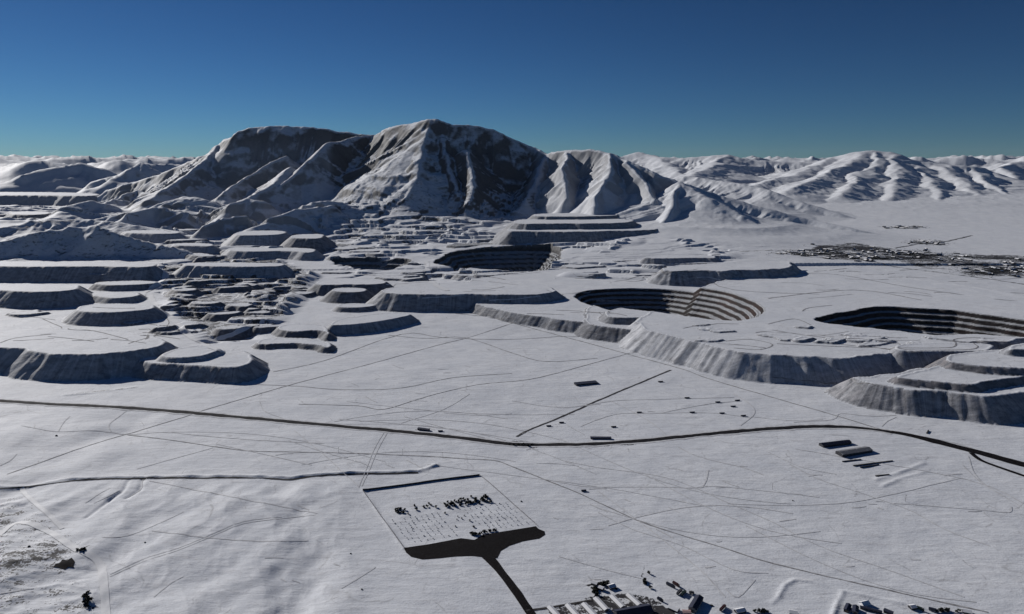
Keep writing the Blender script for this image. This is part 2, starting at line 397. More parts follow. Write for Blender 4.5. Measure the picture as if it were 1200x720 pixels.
    # banks and ditches
    for pts, hgt, w in BANKS:
        q = np.array([at(x, y)[:2] for x, y in pts])
        lo = q.min(0) - 40; hi = q.max(0) + 40
        m = (X > lo[0]) & (X < hi[0]) & (Y > lo[1]) & (Y < hi[1])
        d = line_d(X[m], Y[m], q)
        Z[m] += hgt * np.exp(-(d / w) ** 2) * (0.75 + (.5 if w < 10 else .15) * perlin(X[m] / 30, Y[m] / 30, 8))
    # mountains
    m = Y > 3300
    Xm, Ym = X[m], Y[m]
    wx = 55 * fbm(Xm, Ym, 500, 3, 41); wy = 55 * fbm(Xm, Ym, 500, 3, 47)
    fw = 1 + 1.7 * sstep(7000, 8200, Ym)
    Xw, Yw = Xm + wx * fw, Ym + wy * fw
    M = np.full(Xm.shape, -500.0); zb0 = zbase(Xm, Ym)
    for ri, (pts, s, w) in enumerate(RIDGES):
        arc = 0.0
        for a, b in zip(pts[:-1], pts[1:]):
            arc0 = arc; arc += float(np.hypot(*(b[:2] - a[:2])))
            e = b[:2] - a[:2]; L2 = (e ** 2).sum() + 1e-9
            hh = max(a[2], b[2]) - 60
            reach = hh * (1 + 2.0 * w) / s
            cx, cy = (a[:2] + b[:2]) / 2; rr = reach + math.sqrt(L2) / 2
            k = (np.abs(Xw - cx) < rr) & (np.abs(Yw - cy) < rr)
            if not k.any(): continue
            px, py = Xw[k] - a[0], Yw[k] - a[1]
            t = np.clip((px * e[0] + py * e[1]) / L2, 0, 1)
            d = np.sqrt((px - e[0] * t) ** 2 + (py - e[1] * t) ** 2)
            zr = a[2] + (b[2] - a[2]) * t
            hr = np.maximum(zr - zb0[k], 1.0)
            f = s * (np.sqrt(d * d + 15 ** 2) - 15) / hr
            ar = arc0 + t * (arc - arc0) + .10 * d
            gl = np.abs(perlin(ar / 210, d / 1500 + ri, 5)) * 1.1 + np.abs(perlin(ar / 85, d / 700 + ri * 2, 6)) * .55 + .3 * np.abs(perlin(ar / 36, d / 300 + ri, 7))
            hr_ = np.minimum(hr, 650)
            gl = gl * (.11 if ri == 0 else .16) * hr_ * sstep(0, .22, f) * (1 - sstep(.55, 1.15, f))
            g = np.where(f < 1 - w, f, 1 - w + w * (1 - np.exp(-(f - 1 + w) / w)))
            M[k] = np.maximum(M[k], zb0[k] - 3 + hr * (1 - g) - gl)
    M = M + box_mask(Xm, Ym, [(-60, 308), (-40, 274), (60, 264), (130, 264), (240, 301), (200, 308)], 60) * (26 * (ridged(Xm, Ym * .7, 210, 4, 33) - .5))
    zb = Z[m]
    rel = np.clip((M - zb) / 300, 0, 1)
    M = M + (zb - zb0) * (1 - sstep(90, 330, M - zb0))
    det = ridged(Xw, Yw, 420, 5, 51, .6) - .55
    det2 = ridged(Xw * 1.4, Yw * .8, 150, 3, 57) - .5
    soft = 1 - .6 * sstep(7500, 8500, Ym)
    M = M + det * 20 * rel * soft * (.35 + .65 * sstep(0, .5, rel)) + det2 * 10 * rel * soft
    # snow-covered benches cut into the foot of the main mountain
    bm = box_mask(Xm, Ym, [(395, 226), (450, 222), (560, 232), (650, 236), (640, 262), (560, 300), (400, 300)], 150)
    far = Ym > 5200
    # smooth union
    kk = 35.0
    hmx = np.clip(0.5 + 0.5 * (M - zb) / kk, 0, 1)
    zz = zb * (1 - hmx) + M * hmx + kk * hmx * (1 - hmx) * .5
    bq = box_mask(Xm, Ym, [(395, 250), (470, 240), (600, 246), (640, 262), (600, 280), (400, 282)], 260)
    bq = bq * (1 - sstep(280, 360, zz))
    nz = 45 * fbm(Xm * .5, Ym, 300, 4, 61, .6)
    zt = terrace(zz + nz, 21, .4) - nz * .55
    bq = bq * (.35 + .65 * sstep(-.15, .2, fbm(Xm, Ym, 350, 2, 63)))
    zz = zz * (1 - bq) + zt * bq
    rocky[m] = np.maximum(rocky[m], np.maximum(bq * .9, rel * .5 + sstep(420, 900, zz) * .38 * (Ym < 9000)))
    Z[m] = zz
    r_ = reg[m]; r_[(M > zb + 6)] = 1; reg[m] = r_
    # far hills
    m = R > 9000
    off = 4500 * sstep(.1, .25, X[m] / Y[m].clip(1))
    off = off + 3000 * (1 - sstep(-.62, -.5, X[m] / Y[m].clip(1)))
    f = sstep(9000, 13000, R[m] - off)
    hl = (ridged(X[m], Y[m], 5200, 6, 71, .52) * 1.25 - .28)
    hz = f * (hl * 560 + (R[m] - 9000) * .014)
    hz2 = np.maximum(hz, 0) * (1 - sstep(45000, 60000, R[m]) * .4)
    new = np.maximum(Z[m], zbase(X[m], Y[m]) * (1 - f) + f * 150 + hz2)
    r_ = reg[m]; r_[new > Z[m] + .01] = 2; reg[m] = r_
    Z[m] = new
    rocky[m] = np.maximum(rocky[m], .45 * f)
    # waste rock terraces
    for i, t in enumerate(TIPS):
        poly = smooth_poly(t['poly'], 1 if t.get('small') else 2)
        lo = poly.min(0); hi = poly.max(0); ex = t['h'] / t['sl'] + 40
        k = (X > lo[0] - ex) & (X < hi[0] + ex) & (Y > lo[1] - ex) & (Y < hi[1] + ex)
        idx = np.nonzero(k)[0]
        if len(idx) == 0: continue
        x, y = X[idx], Y[idx]
        d, s, ins = poly_sd(x, y, poly)
        a = t['amp']
        wob = a * (3.2 * perlin(s / 140, s * 0 + i + .37, 3) + 1.35 * perlin(s / 42, s * 0 + i * 2 + .3, 5) + .42 * perlin(s / 13, s * 0 + i + .3, 6) + .5 * perlin(x / 25, y / 25, 6))
        sd_ = np.where(ins, -d, d) + wob * sstep(-60, 0, np.where(ins, -d, d))
        out = np.maximum(sd_, 0)
        cand = t['h'] - t['sl'] * (np.sqrt(out ** 2 + 2) - 1.4) + .5 * fbm(x, y, 60, 3, 81) * (sd_ < 0)
        cand = cand + np.where((sd_ < 0) & (sd_ > -7), .9, 0) * 1.0
        w = cand > Z[idx]
        ww = idx[w]
        Z[ww] = cand[w]
        onface = (sd_ > 0.5)[w]
        face[ww] = np.where(onface, t['dirt_shade'], 0)
        brown[ww] = np.where(onface, t['brown'], 0)
        sarc[ww] = s[w] + i * 911.0
        rocky[ww] = np.where(onface, 0, .2); bare[ww] = np.where(onface, 0, .36 if t.get('small') and t['dirt_shade'] > .55 else .08)
        reg[ww] = 10 + i
    # open pits
    for i, t in enumerate(PITS):
        poly = smooth_poly(t['poly'], 2)
        lo = poly.min(0); hi = poly.max(0)
        k = (X > lo[0] - 60) & (X < hi[0] + 60) & (Y > lo[1] - 60) & (Y < hi[1] + 60)
        idx = np.nonzero(k)[0]
        x, y = X[idx], Y[idx]
        d, s, ins = poly_sd(x, y, poly)
        cl = np.vstack([poly, poly[:1]]); cum = np.concatenate([[0], np.cumsum(np.hypot(*np.diff(cl, axis=0).T))])
        bx, by = np.interp(s, cum, cl[:, 0]), np.interp(s, cum, cl[:, 1])
        dd = np.where(ins, d, -d) + t['wob'] * (1.3 * perlin(bx / 150, by / 150, t['seed']) + .4 * perlin(bx / 40, by / 40, t['seed']) + .2 * perlin(x / 30, y / 30, 2))
        raw = np.maximum(dd, 0) * t['slope'] * (1 + .25 * perlin(x / 200, y / 200, t['seed']))
        dep = np.minimum(raw, t['depth'])
        b = t['bench']
        kf = np.floor(dep / b); fr = dep / b - kf
        dep = np.minimum(b * (kf + sstep(0, .62, fr)), t['depth'] + 0 * dep)
        w = dd > 0
        ww = idx[w]
        Z[ww] = np.minimum(Z[ww], t['zr'] + 3) - dep[w]
        rocky[ww] = t['rk']; face[ww] = 0; bare[ww] = .12
        brown[ww] = t['br'] * np.clip(.7 + .4 * perlin(x[w] / 160, y[w] / 160, 2), 0, 1)
        sarc[ww] = s[w]
        reg[ww] = 100 + i
    return Z, dict(bare=bare, rocky=rocky, face=face, brown=brown, sarc=sarc), reg

BANKS = [
    ([(-60, 575), (0, 571), (30, 569), (70, 563), (120, 560), (200, 559), (300, 559), (340, 561), (370, 557), (420, 555), (490, 553), (510, 546)], 4.2, 5),
    ([(905, 706), (912, 700), (920, 686), (932, 680), (955, 683), (985, 693), (1030, 702), (1080, 713)], 1.3, 3.5),
    ([(975, 725), (981, 708), (987, 695)], 1.4, 3.5),
    ([(1027, 562), (1050, 555), (1068, 549), (1082, 543)], 1.3, 4),
    ([(1034, 570), (1055, 561), (1082, 554)], 1.1, 4),
    ([(325, 580), (350, 606), (364, 636), (362, 676), (348, 730)], -4.5, 20),
    ([(345, 640), (330, 670), (325, 730)], -2.0, 14),
    ([(102, 606), (125, 590), (142, 578)], -2.2, 4),
    ([(148, 585), (163, 575), (168, 561)], -2.0, 4),
    ([(128, 588), (146, 574), (150, 564)], -1.6, 3.5),
    ([(0, 592), (12, 589), (28, 590)], 2.2, 4),
    ([(565, 366), (600, 377), (680, 399), (740, 415), (775, 424)], 1.2, 4),
    ([(1000, 471), (1060, 488), (1120, 494), (1200, 508)], 1.2, 5),
    ([(425, 575), (440, 596), (473, 643)], .8, 3),
    ([(75, 463), (95, 462), (130, 458), (158, 454)], 2.0, 5),
]

# polar net of survey points, close where the land is near
rs = [330.0]
while rs[-1] < 62000:
    r = rs[-1]
    if r < 590: dr = 6.0
    elif r < 1500: dr = max(1.35, r * r / 405000.0 * 1.0)
    elif r < 2900: dr = 5.3
    elif r < 4500: dr = 5.3 + (r - 2900) * .0036
    elif r < 9500: dr = 11.1 + (r - 4500) * .0020
    else: dr = 21 + (r - 9500) * .022
    rs.append(r + dr)
rs = np.array(rs)
inner = np.radians(np.linspace(-39.5, 39.5, 940))
side = np.radians(np.linspace(40.3, 88, 46))
th = np.concatenate([-side[::-1], inner, side])
NR, NT = len(rs), len(th)
TH, RR = np.meshgrid(th, rs)
GX = (RR * np.sin(TH)).ravel(); GY = (RR * np.cos(TH)).ravel()
GZ, ATT, REG = build_ground(GX, GY)
GZ2 = GZ.reshape(NR, NT)
print("grid", NR, NT, NR * NT)

def ground_z(X, Y):
    X = np.asarray(X, float); Y = np.asarray(Y, float)
    r = np.hypot(X, Y); t = np.arctan2(X, Y)
    i = np.clip(np.searchsorted(rs, r) - 1, 0, NR - 2); j = np.clip(np.searchsorted(th, t) - 1, 0, NT - 2)
    u = (r - rs[i]) / (rs[i + 1] - rs[i]); v = (t - th[j]) / (th[j + 1] - th[j])
    u = np.clip(u, 0, 1); v = np.clip(v, 0, 1)
    return GZ2[i, j] * (1 - u) * (1 - v) + GZ2[i + 1, j] * u * (1 - v) + GZ2[i, j + 1] * (1 - u) * v + GZ2[i + 1, j + 1] * u * v

_ts = np.concatenate([np.linspace(350, 2500, 2600), np.linspace(2502, 9000, 1800)])
def hit(x, y):
    d = ray(x, y); t = _ts / d[1]
    X = d[0] * t; Yy = d[1] * t; Zr = CAM_H + d[2] * t
    g = ground_z(X, Yy)
    b = np.nonzero(Zr < g)[0]
    k = b[0] if len(b) else len(t) - 1
    if k > 0:
        f0 = Zr[k - 1] - g[k - 1]; f1 = g[k] - Zr[k]; w = f0 / (f0 + f1 + 1e-9)
        return Vector((X[k - 1] + (X[k] - X[k - 1]) * w, Yy[k - 1] + (Yy[k] - Yy[k - 1]) * w, g[k - 1] + (g[k] - g[k - 1]) * w))
    return Vector((X[k], Yy[k], g[k]))

# ------------------------------------------------------------------ materials
def new_mat(name):
    m = bpy.data.materials.new(name); m.use_nodes = True
    nt = m.node_tree; nt.nodes.clear()
    out = nt.nodes.new("ShaderNodeOutputMaterial"); b = nt.nodes.new("ShaderNodeBsdfPrincipled")
    nt.links.new(b.outputs[0], out.inputs[0])
    return m, nt, b

class NB:
    def __init__(s, nt): s.nt = nt
    def n(s, t, **k):
        o = s.nt.nodes.new(t)
        for a, v in k.items(): setattr(o, a, v)
        return o
    def l(s, a, b): s.nt.links.new(a, b)
    def math(s, op, a, b=None, clamp=False):
        o = s.n("ShaderNodeMath", operation=op); o.use_clamp = clamp
        for i, v in enumerate((a, b)):
            if v is None: continue
            if isinstance(v, (int, float)): o.inputs[i].default_value = v
            else: s.l(v, o.inputs[i])
        return o.outputs[0]
    def ramp(s, v, a, b, lo=0.0, hi=1.0):
        o = s.n("ShaderNodeMapRange"); o.interpolation_type = 'SMOOTHSTEP'
        s.l(v, o.inputs[0])
        for i, w in ((1, a), (2, b), (3, lo), (4, hi)): o.inputs[i].default_value = w
        return o.outputs[0]
    def attr(s, name):
        o = s.n("ShaderNodeAttribute"); o.attribute_name = name; return o.outputs["Fac"]
    def noise(s, vec, scale, detail=4, rough=.55, dims='3D'):
        o = s.n("ShaderNodeTexNoise"); o.noise_dimensions = dims
        if dims == '1D': s.l(vec, o.inputs["W"])
        else: s.l(vec, o.inputs["Vector"])
        o.inputs["Scale"].default_value = scale; o.inputs["Detail"].default_value = detail; o.inputs["Roughness"].default_value = rough
        return o.outputs[0]
    def mix(s, f, a, b):
        o = s.n("ShaderNodeMix"); o.data_type = 'RGBA'
        if isinstance(f, (int, float)): o.inputs[0].default_value = f
        else: s.l(f, o.inputs[0])
        for i, v in ((6, a), (7, b)):
            if isinstance(v, tuple): o.inputs[i].default_value = (*v, 1)
            else: s.l(v, o.inputs[i])
        return o.outputs[2]
    def mapv(s, vec, sc, rot=0.0):
        o = s.n("ShaderNodeMapping"); s.l(vec, o.inputs[0]); o.inputs[3].default_value = sc; o.inputs[2].default_value = (0, 0, rot)
        return o.outputs[0]

def make_snow():
    m, nt, b = new_mat("snow_over_rock")
    N = NB(nt)
    geo = N.n("ShaderNodeNewGeometry"); pos = geo.outputs["Position"]
    sep = N.n("ShaderNodeSeparateXYZ"); N.l(geo.outputs["Normal"], sep.inputs[0])
    steep = N.math('SUBTRACT', 1.0, sep.outputs[2])
    bare, rocky, face, brown, sarc = [N.attr(a) for a in ("bare", "rocky", "face", "brown", "sarc")]
    n_big = N.noise(pos, .012, 5, .6)
    n_mid = N.noise(N.mapv(pos, (.6, 1.2, 1), .25), .06, 5, .65)
    n_fine = N.noise(pos, .35, 4, .65)
    wind = N.noise(N.mapv(pos, (.25, 1.0, 1), -.35), .09, 5, .6)
    # snow
    snow = N.mix(N.ramp(n_big, .35, .65), (.77, .795, .84), (.85, .87, .905))
    snow = N.mix(N.ramp(wind, .52, .74, 0, .45), snow, (.56, .56, .58))
    snow = N.mix(N.ramp(n_fine, .52, .74, 0, .38), snow, (.44, .435, .44))
    n_m2 = N.noise(N.mapv(pos, (1, .7, 1), .9), .13, 6, .7)
    snow = N.mix(N.ramp(n_m2, .50, .70, 0, .30), snow, (.50, .50, .515))
    vp = N.n("ShaderNodeVectorMath", operation='ADD'); N.l(N.mapv(pos, (1, 1, 0), .5), vp.inputs[0])
    nv = N.n("ShaderNodeTexNoise"); N.l(pos, nv.inputs["Vector"]); nv.inputs["Scale"].default_value = .008; nv.inputs["Detail"].default_value = 3
    sc_ = N.n("ShaderNodeVectorMath", operation='SCALE'); N.l(nv.outputs["Color"], sc_.inputs[0]); sc_.inputs["Scale"].default_value = 90
    N.l(sc_.outputs[0], vp.inputs[1])
    for vs_, wd, am in ((.0062, .013, .5), (.015, .016, .32)):
        vo = N.n("ShaderNodeTexVoronoi"); vo.feature = 'DISTANCE_TO_EDGE'; vo.inputs["Scale"].default_value = vs_; N.l(vp.outputs[0], vo.inputs["Vector"])
        ln = N.ramp(vo.outputs["Distance"], 0.0, wd, am, 0)
        ln = N.math('MULTIPLY', ln, N.ramp(n_big, .42, .60))
        snow = N.mix(N.math('MULTIPLY', ln, N.ramp(n_mid, .35, .6)), snow, (.34, .335, .34))
    # scrub poking through
    n_s = N.noise(pos, .75, 2, .7)
    sp = N.ramp(N.math('ADD', N.math('MULTIPLY', n_s, .7), N.math('MULTIPLY', n_mid, .3)), .585, .68, 0, .6)
    snow = N.mix(sp, snow, (.22, .21, .20))
    # soil and rock
    soil = N.mix(N.ramp(n_mid, .35, .65), (.022, .020, .023), (.052, .050, .055))
    rock = N.mix(brown, soil, N.mix(N.ramp(n_big, .4, .6), (.045, .030, .026), (.10, .045, .032)))
    # patches of open ground
    n_lo = N.noise(N.mapv(pos, (.35, 1.0, 1), .1), .022, 4, .6)
    f1 = N.math('ADD', N.math('MULTIPLY', n_lo, .24), N.math('ADD', N.math('MULTIPLY', n_mid, .42), N.math('MULTIPLY', n_fine, .34)))
    open_ = N.math('ADD', f1, N.math('MULTIPLY', bare, .34))
    open_ = N.ramp(open_, .680, .715)
    open_ = N.math('MULTIPLY', open_, N.ramp(bare, .02, .14))
    # steep rock
    st = N.math('ADD', steep, N.math('MULTIPLY', N.math('SUBTRACT', f1, .5), .28))
    st = N.math('ADD', st, N.math('MULTIPLY', N.math('MAXIMUM', N.math('SUBTRACT', rocky, 1.0), 0.0), .13))
    st = N.math('MULTIPLY', N.ramp(st, .17, .33), N.math('MINIMUM', rocky, 1.0))
    # streaks running down the tipped faces
    w1 = N.noise(sarc, .09, 5, .7, '1D')
    w2 = N.noise(sarc, .35, 3, .6, '1D')
    streak = N.math('ADD', N.math('MULTIPLY', w1, .34), N.math('ADD', N.math('MULTIPLY', w2, .16), N.math('ADD', N.math('MULTIPLY', n_mid, .3), N.math('MULTIPLY', n_fine, .2))))
    fa = N.ramp(N.math('ADD', streak, N.math('MULTIPLY', face, .40)), .36, .86, .1, .92)
    fa = N.math('MULTIPLY', fa, N.ramp(face, .02, .1))
    facecol = N.mix(brown, (.145, .150, .172), (.21, .165, .145))  # tipped rock's own colour, darkened and cooled to deepen the faces' shade
    facecol = N.mix(N.ramp(n_mid, .4, .62), facecol, (.078, .078, .09))
    c = N.mix(fa, snow, facecol)
    c = N.mix(st, c, rock)
    c = N.mix(open_, c, soil)
    N.l(c, b.inputs["Base Color"])
    b.inputs["Roughness"].default_value = .75
    b.inputs["Specular IOR Level"].default_value = .25
    bump = N.n("ShaderNodeBump"); bump.inputs["Strength"].default_value = .55; bump.inputs["Distance"].default_value = 1.0
    hgt = N.math('ADD', N.math('MULTIPLY', n_mid, 1.6), N.math('ADD', N.math('MULTIPLY', n_fine, .45), N.math('MULTIPLY', wind, 1.6)))
    N.l(hgt, bump.inputs["Height"]); N.l(bump.outputs[0], b.inputs["Normal"])
    return m
MAT_SNOW = make_snow()

def simple_mat(name, c1, c2, scale=.5, rough=.8, spec=.3, snow=0.0, snow_scale=.2, metal=0.0, stretch=(1, 1, 1)):
    m, nt, b = new_mat(name); N = NB(nt)
    geo = N.n("ShaderNodeNewGeometry"); pos = N.mapv(geo.outputs["Position"], stretch)
    n1 = N.noise(pos, scale, 5, .6)
    c = N.mix(N.ramp(n1, .35, .65), c1, c2)
    if snow > 0:
        n2 = N.noise(geo.outputs["Position"], snow_scale, 5, .7)
        c = N.mix(N.ramp(n2, .62 - snow * .3, .70 - snow * .2), c, (.72, .73, .76))
    N.l(c, b.inputs["Base Color"]); b.inputs["Roughness"].default_value = rough
    b.inputs["Specular IOR Level"].default_value = spec; b.inputs["Metallic"].default_value = metal
    return m
MAT_ROAD = simple_mat("wet_road", (.007, .0055, .0065), (.013, .011, .012), .3, .9, .08)
MAT_ROAD_MAIN = simple_mat("road_surface", (.010, .010, .013), (.028, .026, .028), .10, .9, .1)
MAT_TRACK = simple_mat("packed_track", (.60, .605, .625), (.80, .805, .82), .12, .8, .2)
MAT_TRACKD = simple_mat("muddy_track", (.20, .195, .20), (.46, .455, .46), .10, .85, .2)
MAT_LINE = simple_mat("thin_dark_line", (.03, .027, .028), (.075, .07, .07), .2, .85, .2)

# ------------------------------------------------------------------ objects
def link(name, me, parent=None):
    o = bpy.data.objects.new(name, me); COL.objects.link(o)
    if parent: o.parent = parent
    return o
def tag(o, label=None, cat=None, group=None, kind=None):
    if label: o["label"] = label
    if cat: o["category"] = cat
    if group: o["group"] = group
    if kind: o["kind"] = kind
    return o

idx = np.arange(NR * NT).reshape(NR, NT)
quads = np.stack([idx[:-1, :-1], idx[:-1, 1:], idx[1:, 1:], idx[1:, :-1]], -1).reshape(-1, 4)
qreg = REG[quads[:, 0]]
COORD = np.stack([GX, GY, GZ], 1).astype(np.float32)

def submesh(name, sel, kind='structure'):
    q = quads[sel]
    if len(q) == 0: return None
    vs, inv = np.unique(q.ravel(), return_inverse=True)
    me = bpy.data.meshes.new(name)
    me.vertices.add(len(vs)); me.vertices.foreach_set("co", COORD[vs].ravel())
    me.loops.add(len(inv)); me.loops.foreach_set("vertex_index", inv.astype(np.int32))
    me.polygons.add(len(q)); me.polygons.foreach_set("loop_start", np.arange(0, len(inv), 4, dtype=np.int32))
    me.polygons.foreach_set("use_smooth", np.ones(len(q), bool))
    me.update(calc_edges=True)
    for k, a in ATT.items():
        at_ = me.attributes.new(k, 'FLOAT', 'POINT'); at_.data.foreach_set("value", a[vs].astype(np.float32))
    me.materials.append(MAT_SNOW)
    o = link(name, me); o["kind"] = kind
    return o
submesh("snow_plain", qreg == 0)
submesh("mountain", qreg == 1)
submesh("far_hills", qreg == 2)
for i in range(len(TIPS)):
    submesh("waste_rock_terrace", qreg == 10 + i)
for i in range(len(PITS)):
    submesh("open_pit", qreg == 100 + i)

def densify(pts, step):
    out = []
    for a, b in zip(pts[:-1], pts[1:]):
        n = max(1, int((b - a).length / step))
        for k in range(n): out.append(a.lerp(b, k / n))
    out.append(pts[-1]); return out

def catmull(pts, n=6):
    p = [pts[0]] + list(pts) + [pts[-1]]; out = []
    for i in range(1, len(p) - 2):
        for k in range(n):
            t = k / n
            out.append(tuple(.5 * ((2 * p[i][c]) + (-p[i - 1][c] + p[i + 1][c]) * t + (2 * p[i - 1][c] - 5 * p[i][c] + 4 * p[i + 1][c] - p[i + 2][c]) * t * t + (-p[i - 1][c] + 3 * p[i][c] - 3 * p[i + 1][c] + p[i + 2][c]) * t ** 3) for c in range(2)))
    out.append(tuple(pts[-1])); return out

def ribbon(name, px, width, mat, lift=.12, jag=.25, kind='structure', curve=True, wfun=None):
    """a strip laid on the ground through places picked out in the view"""
    if curve and len(px) > 2: px = catmull(px, 4)
    w = [hit(x, y) for x, y in px]
    w = [Vector((p.x, p.y, 0)) for p in w]
    w = densify(w, 5.0)
    n = len(w); C = 5
    vs = []
    for i, p in enumerate(w):
        a = w[max(0, i - 1)]; b = w[min(n - 1, i + 1)]
        t = (b - a); t.normalize() if t.length > 0 else None
        nrm = Vector((-t.y, t.x, 0))
        ww = width if wfun is None else width * wfun(i / (n - 1))
        l = ww * .5 * (1 + jag * float(perlin(i / 7.1 + .3, 3.3, 2) + .6 * perlin(i / 2.7, 1.3, 4)))
        r = ww * .5 * (1 + jag * float(perlin(i / 7.1 + .3, 9.3, 2) + .6 * perlin(i / 2.7, 7.3, 4)))
        for k in range(C):
            f = k / (C - 1); q = p + nrm * (l * (1 - f) - r * f)
            vs.append((q.x, q.y))
    a = np.array(vs); z = ground_z(a[:, 0], a[:, 1]) + lift + .00018 * np.hypot(a[:, 0], a[:, 1])
    faces = [(i * C + k, i * C + k + 1, (i + 1) * C + k + 1, (i + 1) * C + k) for i in range(n - 1) for k in range(C - 1)]
    me = bpy.data.meshes.new(name); me.from_pydata([(x, y, zz) for (x, y), zz in zip(vs, z)], [], faces); me.update()
    me.polygons.foreach_set("use_smooth", np.ones(len(faces), bool))
    me.materials.append(mat)
    o = link(name, me); o["kind"] = kind
    return o
# ------------------------------------------------------------------ roads and tracks
MAIN = [(-900, 425), (-400, 446), (-120, 462), (0, 470), (60, 474), (130, 477), (200, 482), (300, 491), (400, 500), (480, 507), (560, 516), (600, 521), (650, 521.5), (705, 520), (760, 516), (830, 509), (900, 503), (960, 500), (1010, 502), (1045, 507)]
ribbon("road_shoulder", MAIN, 24, MAT_TRACK, lift=.08, jag=.3)
ribbon("road", MAIN, 13, MAT_ROAD_MAIN, lift=.4, jag=.3)
ribbon("wide_road", [(1040, 506), (1060, 509), (1090, 516), (1130, 526), (1170, 537), (1200, 545), (1290, 566), (1500, 612), (1900, 690)], 22, MAT_ROAD, lift=.25, jag=.15, wfun=lambda t: .55 + .5 * min(1, t * 12))
ribbon("branch_road", [(1138, 531), (1148, 539), (1165, 546), (1200, 558), (1290, 590), (1500, 650), (1800, 730)], 8, MAT_ROAD, lift=.35, jag=.2)
ribbon("field_road", [(605, 512), (625, 502), (660, 488), (700, 470), (745, 451), (786, 434)], 5.0, MAT_LINE, jag=.5)
ribbon("access_road", [(571, 652), (580, 662), (592, 677), (603, 691), (612, 704), (620, 716), (634, 738)], 12, MAT_ROAD, lift=.2, jag=.1, wfun=lambda t: 1.25 - .35 * min(1, t * 4))
ribbon("plant_road", [(616, 716), (640, 713), (660, 709.5), (680, 706), (696, 703)], 3.2, MAT_LINE, lift=.2)
ribbon("boundary_track", [(565, 367), (600, 378.5), (680, 400), (740, 416.5), (800, 433), (830, 444), (900, 464.5), (975, 486), (1040, 506)], 3.0, MAT_TRACKD, jag=.3)
